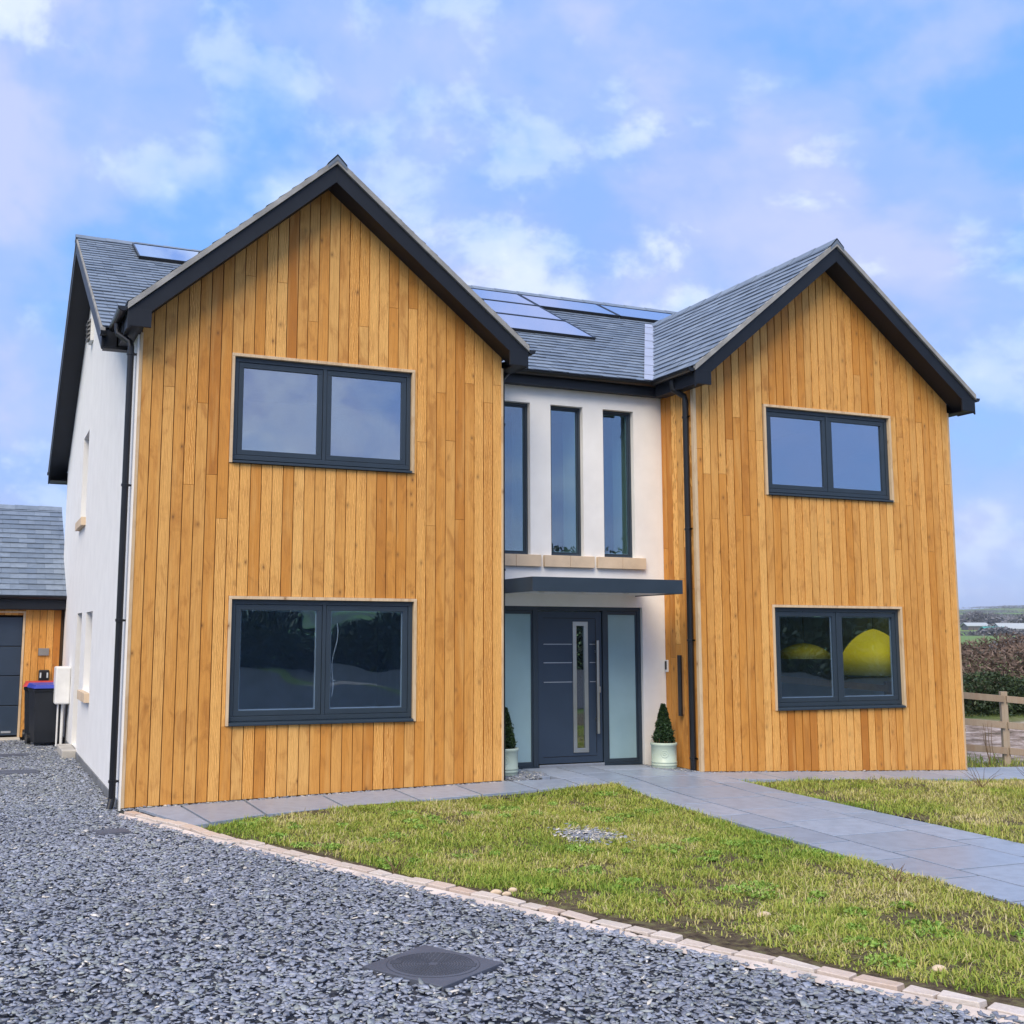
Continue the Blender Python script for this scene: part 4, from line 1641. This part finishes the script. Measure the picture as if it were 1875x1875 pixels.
def edge_keep(x, y):
    a = (y < -.005) & (y > -.075) & (((x > .05) & (x < 4.4)) | ((x > 7.2) & (x < 11.6)))
    b = (np.hypot((x - 4.72) / .34, (y - .30) / .36) < 1) & (x > 4.44) & (y > -.06)
    c = (np.hypot((x - 6.95) / .30, (y - .36) / .42) < 1) & (x < 7.14)
    return a | b | c


M_e = chips('slate_margin', 90000, (.05, 11.6), (-.08, .8), edge_keep, size=(.010, .026), zlift=.028, pale=.08)
tag(M_e, 'narrow margin of slate chips round the pots and along the cladding foot', 'gravel', kind='stuff')


def heap_keep(x, y):
    return rng.random(len(x)) < np.exp(-((x - 3.66) / .17) ** 2 - ((y + 3.45) / .24) ** 2) * 1.6


hp = chips('pebble_patch', 9000, (3.2, 4.15), (-4.1, -2.8), heap_keep, size=(.012, .028), zlift=.055, pale=.3)
tag(hp, 'small round patch of grey and white pebbles set in the lawn', 'pebbles', kind='stuff')

# ------------------------------------------------------------------ grass


def grass(name, n, xr, yr, keep, hgt=(.035, .085), straw=.0, zf=lawn_h, wid=.0035):
    x = rng.uniform(*xr, n)
    y = rng.uniform(*yr, n)
    k = keep(x, y)
    x, y = x[k], y[k]
    n = len(x)
    tuft = vnoise(x, y, 5.5, 3)
    h = (hgt[0] + (hgt[1] - hgt[0]) * rng.random(n) ** 1.4) * (.55 + .9 * tuft)
    th = rng.random(n) * 2 * np.pi
    lean = rng.uniform(.15, 1.7, n) * h
    h = h * np.clip(1.25 - .35 * lean / h, .5, 1)
    dx, dy = np.cos(th), np.sin(th)
    wd = wid * rng.uniform(.6, 1.5, n)
    z = zf(x, y) - .004
    px, py = -dy * wd, dx * wd
    b0 = np.stack([x + px, y + py, z], 1)
    b1 = np.stack([x - px, y - py, z], 1)
    mx, my, mz = x + dx * lean * .35, y + dy * lean * .35, z + h * .62
    m0 = np.stack([mx + px * .8, my + py * .8, mz], 1)
    m1 = np.stack([mx - px * .8, my - py * .8, mz], 1)
    tp = np.stack([x + dx * lean, y + dy * lean, z + h * rng.uniform(.75, 1.0, n)], 1)
    v = np.stack([b0, b1, m1, m0, tp], 1).reshape(-1, 3)
    base = (np.arange(n) * 5)[:, None]
    lo = np.concatenate([(base + np.array([0, 1, 2, 3])).ravel(), (base + np.array([3, 2, 4])).ravel()])
    st = np.concatenate([np.arange(n) * 4, 4 * n + np.arange(n) * 3])
    to = np.concatenate([np.full(n, 4), np.full(n, 3)])
    pz = vnoise(x, y, 1.3, 8)
    t0 = np.clip(rng.normal(.40, .19, n) + .55 * (pz - .5) + .25 * (vnoise(x, y, 4.5, 9) - .5) + straw + .12 * (rng.random(n) < .12), 0, 1)
    t = np.stack([t0, rng.random(n), rng.random(n)], 1)
    return fast_mesh(name, v, lo, st, to, np.concatenate([t, t]), M['blade'])


def lawn1_keep(x, y):
    d = x - kerb_x(y)
    e = .11 + .16 * vnoise(x, y, 2.0, 21) + .10 * np.clip((-y - 4.5) / 3, 0, 1)
    k = (d > e) & (x < PATH_L(y) + .035 * vnoise(x, y, 3.0, 81)) & (y < STRIP_Y(x) - .03 - .10 * vnoise(x, y, 2.6, 5) * (x < 3.2))
    k &= np.hypot((x - 3.66) / .21, (y + 3.45) / .30) > .9
    bare = vnoise(x, y, 1.7, 14) * .42 + vnoise(x, y, 5.3, 15) * .58
    dens = np.clip(1.15 - 2.8 * np.clip(bare - .50, 0, 1) * (1 + .6 * (y < -4.5)), .16, 1)
    dens = np.where(d < .5, dens * np.clip(.25 + d * 1.5, 0, 1), dens)
    return k & (rng.random(len(x)) < dens)


def lawn2_keep(x, y):
    k = (x > PATH_R(y) - .02) & (y < STRIP_R(x) - .02)
    bare = vnoise(x, y, 1.9, 31) * .6 + vnoise(x, y, 4.3, 32) * .4
    return k & (rng.random(len(x)) < np.clip(1.15 - 3.2 * np.clip(bare - .50, 0, 1), .12, 1))


gl = grass('lawn_grass', 270000, (.3, 5.5), (-10.2, -.75), lawn1_keep, hgt=(.016, .055), wid=.0036)
tag(gl, 'patchy yellow green grass between the pink edging stones and the path', 'grass', kind='stuff')
gs = grass('lawn_straw', 42000, (.3, 5.5), (-10.2, -.75), lawn1_keep, hgt=(.025, .085), straw=.27, wid=.0026)
tag(gs, 'pale straw coloured dead blades lying through the front lawn', 'grass', kind='stuff')
gl2 = grass('lawn_grass', 120000, (7.0, 13.5), (-6.8, -.6), lawn2_keep, hgt=(.018, .07), straw=.12)
tag(gl2, 'straw tinged rough grass right of the path below the right wing', 'grass', kind='stuff')
gl3 = grass('verge_grass', 16000, (11.9, 18), (-.4, 6), lambda x, y: ((y > .36) | (x > 14.2)) & (np.hypot(x - CAMX, y - CAMY) < 20.3), hgt=(.06, .16), zf=terrain, wid=.006)
tag(gl3, 'green verge grass growing under the post and rail fence', 'grass', kind='stuff')

# broad-leaved weeds and dead stems in the lawn
wp = []
for k in range(110):
    x, y = random.uniform(.8, 5.1), random.uniform(-8.6, -1.1)
    if not (float(kerb_x(y)) + .25 < x < PATH_L(y) - .1) or math.hypot(x - 3.72, y + 3.42) < .4:
        continue
    r_ = random.uniform(.03, .15)
    n = int(60 + 700 * r_)
    a = rng.random(n) * 6.283
    rr = r_ * np.sqrt(rng.random(n))
    wp.append(np.stack([x + rr * np.cos(a), y + rr * np.sin(a), lawn_h(x, y) + .012 + .032 * rng.random(n) * (1 - rr / r_ * .6)], 1))
wd = leafcloud('lawn_weeds', np.concatenate(wp), .010, M['weed'], None, 1.4, None, 0)
tag(wd, 'low clumps of broad leaved weeds scattered through the front lawn', 'weeds', kind='stuff')

for (x, y, h, lab) in ((1.62, -4.1, .16, 'thin brown dead stems by the edging stones at mid lawn'), (4.85, -5.9, .13, 'upright dead seed stalk at the path edge of the front lawn'),
                       (9.9, -1.9, .26, 'bare brown twigs in the grass below the right wing cladding'), (10.9, -1.75, .26, 'tangled dead bramble at the far right of the rough grass'),
                       (10.4, -2.9, .30, 'dead branching weed in the rough grass on the right'), (2.9, -6.0, .16, 'short dead weed in the bare soil of the front lawn')):
    b = MB()
    for k in range(13):
        a = random.uniform(0, 6.28)
        p = Vector((x + random.uniform(-.04, .04), y + random.uniform(-.04, .04), float(lawn_h(x, y)) - .01))
        pts = [p]
        d_ = Vector((math.cos(a) * .6, math.sin(a) * .6, random.uniform(.4, 1.4))).normalized()
        for s_ in range(4):
            d_ = (d_ + Vector((random.uniform(-.4, .4), random.uniform(-.4, .4), random.uniform(-.3, .15)))).normalized()
            pts.append(pts[-1] + d_ * h / 3)
        b.tint = (random.random(), .5, .5)
        b.tube(pts, .0032, 4, taper=[1, .9, .8, .6, .4])
    tag(b.build('dead_weed', M['dead']), lab, 'dead plant')

# loose pale stones along the edging
for (x, y, r_, lab) in ((1.98, -5.13, .030, 'small cream stone on the soil behind the edging, leftmost of the three'), (2.03, -5.20, .024, 'tiny cream stone in the middle of the three behind the edging'),
                        (2.12, -5.10, .026, 'small grey white stone behind the edging, rightmost of the three'), (3.33, -6.35, .036, 'flat buff stone lying in the front lawn grass'),
                        (3.42, -7.75, .030, 'rounded pale stone by the edging near the right bottom corner')):
    bm = bmesh.new()
    bmesh.ops.create_icosphere(bm, subdivisions=3, radius=1)
    for v in bm.verts:
        f_ = 1 + .16 * math.sin(v.co.x * 3 + x * 9) + .12 * math.cos(v.co.y * 4 + y * 7)
        v.co = Vector((v.co.x * r_ * 1.3 * f_, v.co.y * r_ * f_, v.co.z * r_ * .7))
    me = bpy.data.meshes.new('stone')
    bm.to_mesh(me)
    bm.free()
    o = link('stone', me, M['stone'], smooth=True)
    o.location = (x, y, float(lawn_h(x, y)) + r_ * .45)
    tag(o, lab, 'stone')

# ------------------------------------------------------------------ fence, hedges and the far country
fn = thing('fence', 'timber post and three rail fence beyond the right end of the house', 'fence', (13.0, .57, -.13))
fd = Vector((.924, -.383, 0))
f0 = Vector((13.0, .57, 0))


def fence_z(s_):
    return -.13 - .085 * s_


for k in range(-3, 3):
    s_ = k * 1.75
    p = f0 + fd * s_
    b = MB()
    b.tint = (random.random(), .2, random.random())
    T = Matrix.Translation((p.x, p.y, fence_z(s_))) @ Matrix.Rotation(math.atan2(fd.y, fd.x), 4, 'Z')
    b.box(-.05, .05, -.04, .04, -.3, 1.13, T)
    b.build('post', M['fence'], fn, bevel=.006)
for z in (1.02, .63, .25):
    for k in range(-3, 2):
        a, c = k * 1.75 + .02, (k + 1) * 1.75 - .02
        b = MB()
        b.tint = (random.random(), .2, random.random())
        P = []
        for s_ in (a, c):
            p = f0 + fd * s_
            for oy, oz in ((-.075, -.05), (-.042, -.05), (-.042, .05), (-.075, .05)):
                q = p + Vector((-fd.y, fd.x, 0)) * oy
                P.append((q.x, q.y, fence_z(s_) + z + oz))
        b.mesh(P, [(0, 1, 2, 3), (7, 6, 5, 4), (0, 4, 5, 1), (1, 5, 6, 2), (2, 6, 7, 3), (3, 7, 4, 0)])
        b.build('rail', M['fence'], fn, bevel=.004)

# stems of dead plants under the fence
for k, s_ in enumerate((-1.05, -.62, -.2)):
    p = f0 + fd * (s_ - .1) + Vector((-.1, -.15, 0))
    b = MB()
    for q in range(5):
        pts = [Vector((p.x + random.uniform(-.06, .06), p.y, fence_z(s_)))]
        for i in range(5):
            pts.append(pts[-1] + Vector((random.uniform(-.05, .05), random.uniform(-.03, .03), .13)))
        b.tube(pts, .006, 4, taper=[1, .9, .8, .7, .5, .3])
    tag(b.build('dry_weed_stalk', M['dead']), 'dry brown weed stalks standing against the fence rails', 'dead plant', 'dry stalks by the fence')


def cam_pt(px, dist, z):
    """ground point in the direction of photo column px at a distance (m)"""
    d_ = cr * ((px - 856.4) / 2123.26) + Vector((cf.x, cf.y, 0)) * 1.0
    d_ = Vector((d_.x, d_.y, 0)).normalized()
    return Vector((CAMX + d_.x * dist, CAMY + d_.y * dist, z))


def hedge(name, c, half, ang, z0, z1, n, size, m, lab, aspect, cat='hedge', up=0.0):
    u = rng.uniform(-1, 1, n)
    v = rng.normal(0, .42, n).clip(-1, 1)
    w_ = rng.random(n) ** .7
    top = z0 + (z1 - z0) * (.72 + .28 * vnoise(u * half[0], v * half[1], .55, 44) + .16 * vnoise(u * half[0], v, 1.9, 45))
    x = u * half[0]
    y = v * half[1] * np.sqrt(np.clip(1 - w_ * .7, 0, 1))
    z = z0 + (top - z0) * w_
    ca, sa = math.cos(ang), math.sin(ang)
    P = np.stack([c.x + x * ca - y * sa, c.y + x * sa + y * ca, z], 1)
    cl = vnoise(P[:, 0], P[:, 2] + P[:, 1], 1.1, 50)
    t = np.stack([np.clip(rng.random(n) * .6 + cl * .5 - .05, 0, 1), rng.random(n), rng.random(n)], 1)
    o = leafcloud(name, P, size, m, None, aspect, t, up)
    return tag(o, lab, cat)


wa = math.atan2(cr.y, cr.x)
p = cam_pt(1845, 30, 0)
hedge('bare_hedge', p, (7.5, 2.2), wa, -.1, 1.75, 60000, .016, M['bare_twig'], 'brown leafless winter hedge beyond the fence', 5.0)
p = cam_pt(1800, 27.5, 0)
hedge('evergreen_bush', p, (1.9, 1.0), wa, -.0, 1.0, 13000, .022, M['evergreen'], 'dark evergreen bush in front of the bare hedge beside the house', 1.7, 'bush')
p = cam_pt(1900, 28, 0)
hedge('evergreen_bush', p, (1.6, .9), wa, -.0, .7, 8000, .022, M['evergreen'], 'lower dark evergreen bush before the hedge at the right edge', 1.7, 'bush')

# far hedgerow trees and a wood
P, T_ = [], []
for (px, dist, wdt, hgt, n) in ((1776, 640, 13, 6.5, 2600), (1800, 660, 12, 5.5, 2000), (1868, 560, 14, 6, 2400), (1845, 700, 12, 4, 1400), (1872, 210, 5, 1.6, 1200), (1815, 420, 9, 2.2, 1500),
                                (1800, 1500, 70, 5, 2600), (1850, 1700, 60, 4, 2200), (1790, 960, 40, 3, 2400)):
    c = cam_pt(px, dist, 0)
    z0 = float(terrain(c.x, c.y))
    u = rng.normal(0, .5, n)
    q = np.stack([c.x + u * wdt * cr.x, c.y + u * wdt * cr.y, z0 + hgt * rng.random(n) ** .8 * np.exp(-u * u * .8) * (.7 + .5 * vnoise(u * wdt, u, .3, 61))], 1)
    q[:, :2] += rng.normal(0, wdt * .1, (n, 2))
    P.append(q)
P = np.concatenate(P)
tag(leafcloud('woodland', P, .42, M['wood_far'], None, 1.6), 'distant grey winter woodland and hedgerows across the valley', 'woodland', kind='stuff')


def barn(px, dist, w_, d_, h, ridge, wallm, roofm, lab):
    c = cam_pt(px, dist, 0)
    z = float(terrain(c.x, c.y)) - .2
    t = thing('barn', lab, 'barn', (c.x, c.y, z))
    T = Matrix.Translation((c.x, c.y, z)) @ Matrix.Rotation(wa, 4, 'Z')
    b = MB()
    b.box(-w_ / 2, w_ / 2, -d_ / 2, d_ / 2, 0, h, T)
    b.extrude([T @ Vector((-w_ / 2, -d_ / 2, h)), T @ Vector((-w_ / 2, d_ / 2, h)), T @ Vector((-w_ / 2, 0, ridge - .1))], T.to_3x3() @ Vector((w_, 0, 0)))
    b.build('wall', wallm, t)
    b = MB()
    for s_ in (-1, 1):
        b.extrude([T @ Vector(p_) for p_ in ((-w_ / 2 - .5, s_ * (d_ / 2 + .5), h - .2), (-w_ / 2 - .5, 0, ridge), (-w_ / 2 - .5, 0, ridge + .25), (-w_ / 2 - .5, s_ * (d_ / 2 + .5), h + .05))], T.to_3x3() @ Vector((w_ + 1, 0, 0)))
    b.build('roof', roofm, t)
    b = MB()
    n = max(3, int(w_ / 4.5))
    for k in range(n):
        x = -w_ / 2 + w_ * (k + .5) / n
        b.box(x - w_ / n * .28, x + w_ / n * .28, -d_ / 2 - .08, -d_ / 2 - .01, .2, h * .72, T)
    b.build('doorway', M['barn_dark'], t)


barn(1834, 520, 11, 8, 1.6, 3.6, M['barn_wall'], M['barn_roof'], 'far pale roofed barn across the valley fields')
barn(1803, 505, 8, 6, 1.4, 2.5, M['barn_dark'], M['barn_green'], 'far green roofed shed standing left of the pale barn')
barn(1770, 560, 9, 7, 2.0, 3.2, M['barn_dark'], M['barn_roof'], 'far dark sided shed close to the house corner')

# unseen trees added behind the camera, heights shaped for the pane reflections
n = 170000
a = rng.uniform(R(92), R(215), n)              # compass bearing from the camera
rad = rng.uniform(33, 42, n)
tall = np.interp(np.degrees(a), [92, 108, 120, 128, 134, 141, 147, 156, 165, 215], [4, 5, 5.5, 5.8, 5.8, 5, 3.2, 3.0, 4, 4])
hh = rng.random(n) ** .8 * tall * (.55 + .75 * vnoise(a * 30, a * 0, 1.0, 71))
P = np.stack([CAMX + rad * np.sin(a), CAMY + rad * np.cos(a), -.4 + hh], 1)
tl = leafcloud('unseen_tree_belt', P, .085, M['evergreen'], None, 1.5)
tag(tl, 'added dark belt of trees beyond the road, mirrored in the lower windows', 'trees', kind='stuff')

# ------------------------------------------------------------------ the air over the valley
b = MB()
b.box(-9200, 9200, -9200, 9200, -14, 75)
m, t = mat('pale haze')
pvn = t.n('ShaderNodeVolumePrincipled', {'Color': (.86, .92, 1.0, 1), 'Density': .00022, 'Anisotropy': .2})
t.n('ShaderNodeOutputMaterial', {'Volume': pvn.outputs[0]})
hz_o = tag(b.build('haze', m), kind='stuff')
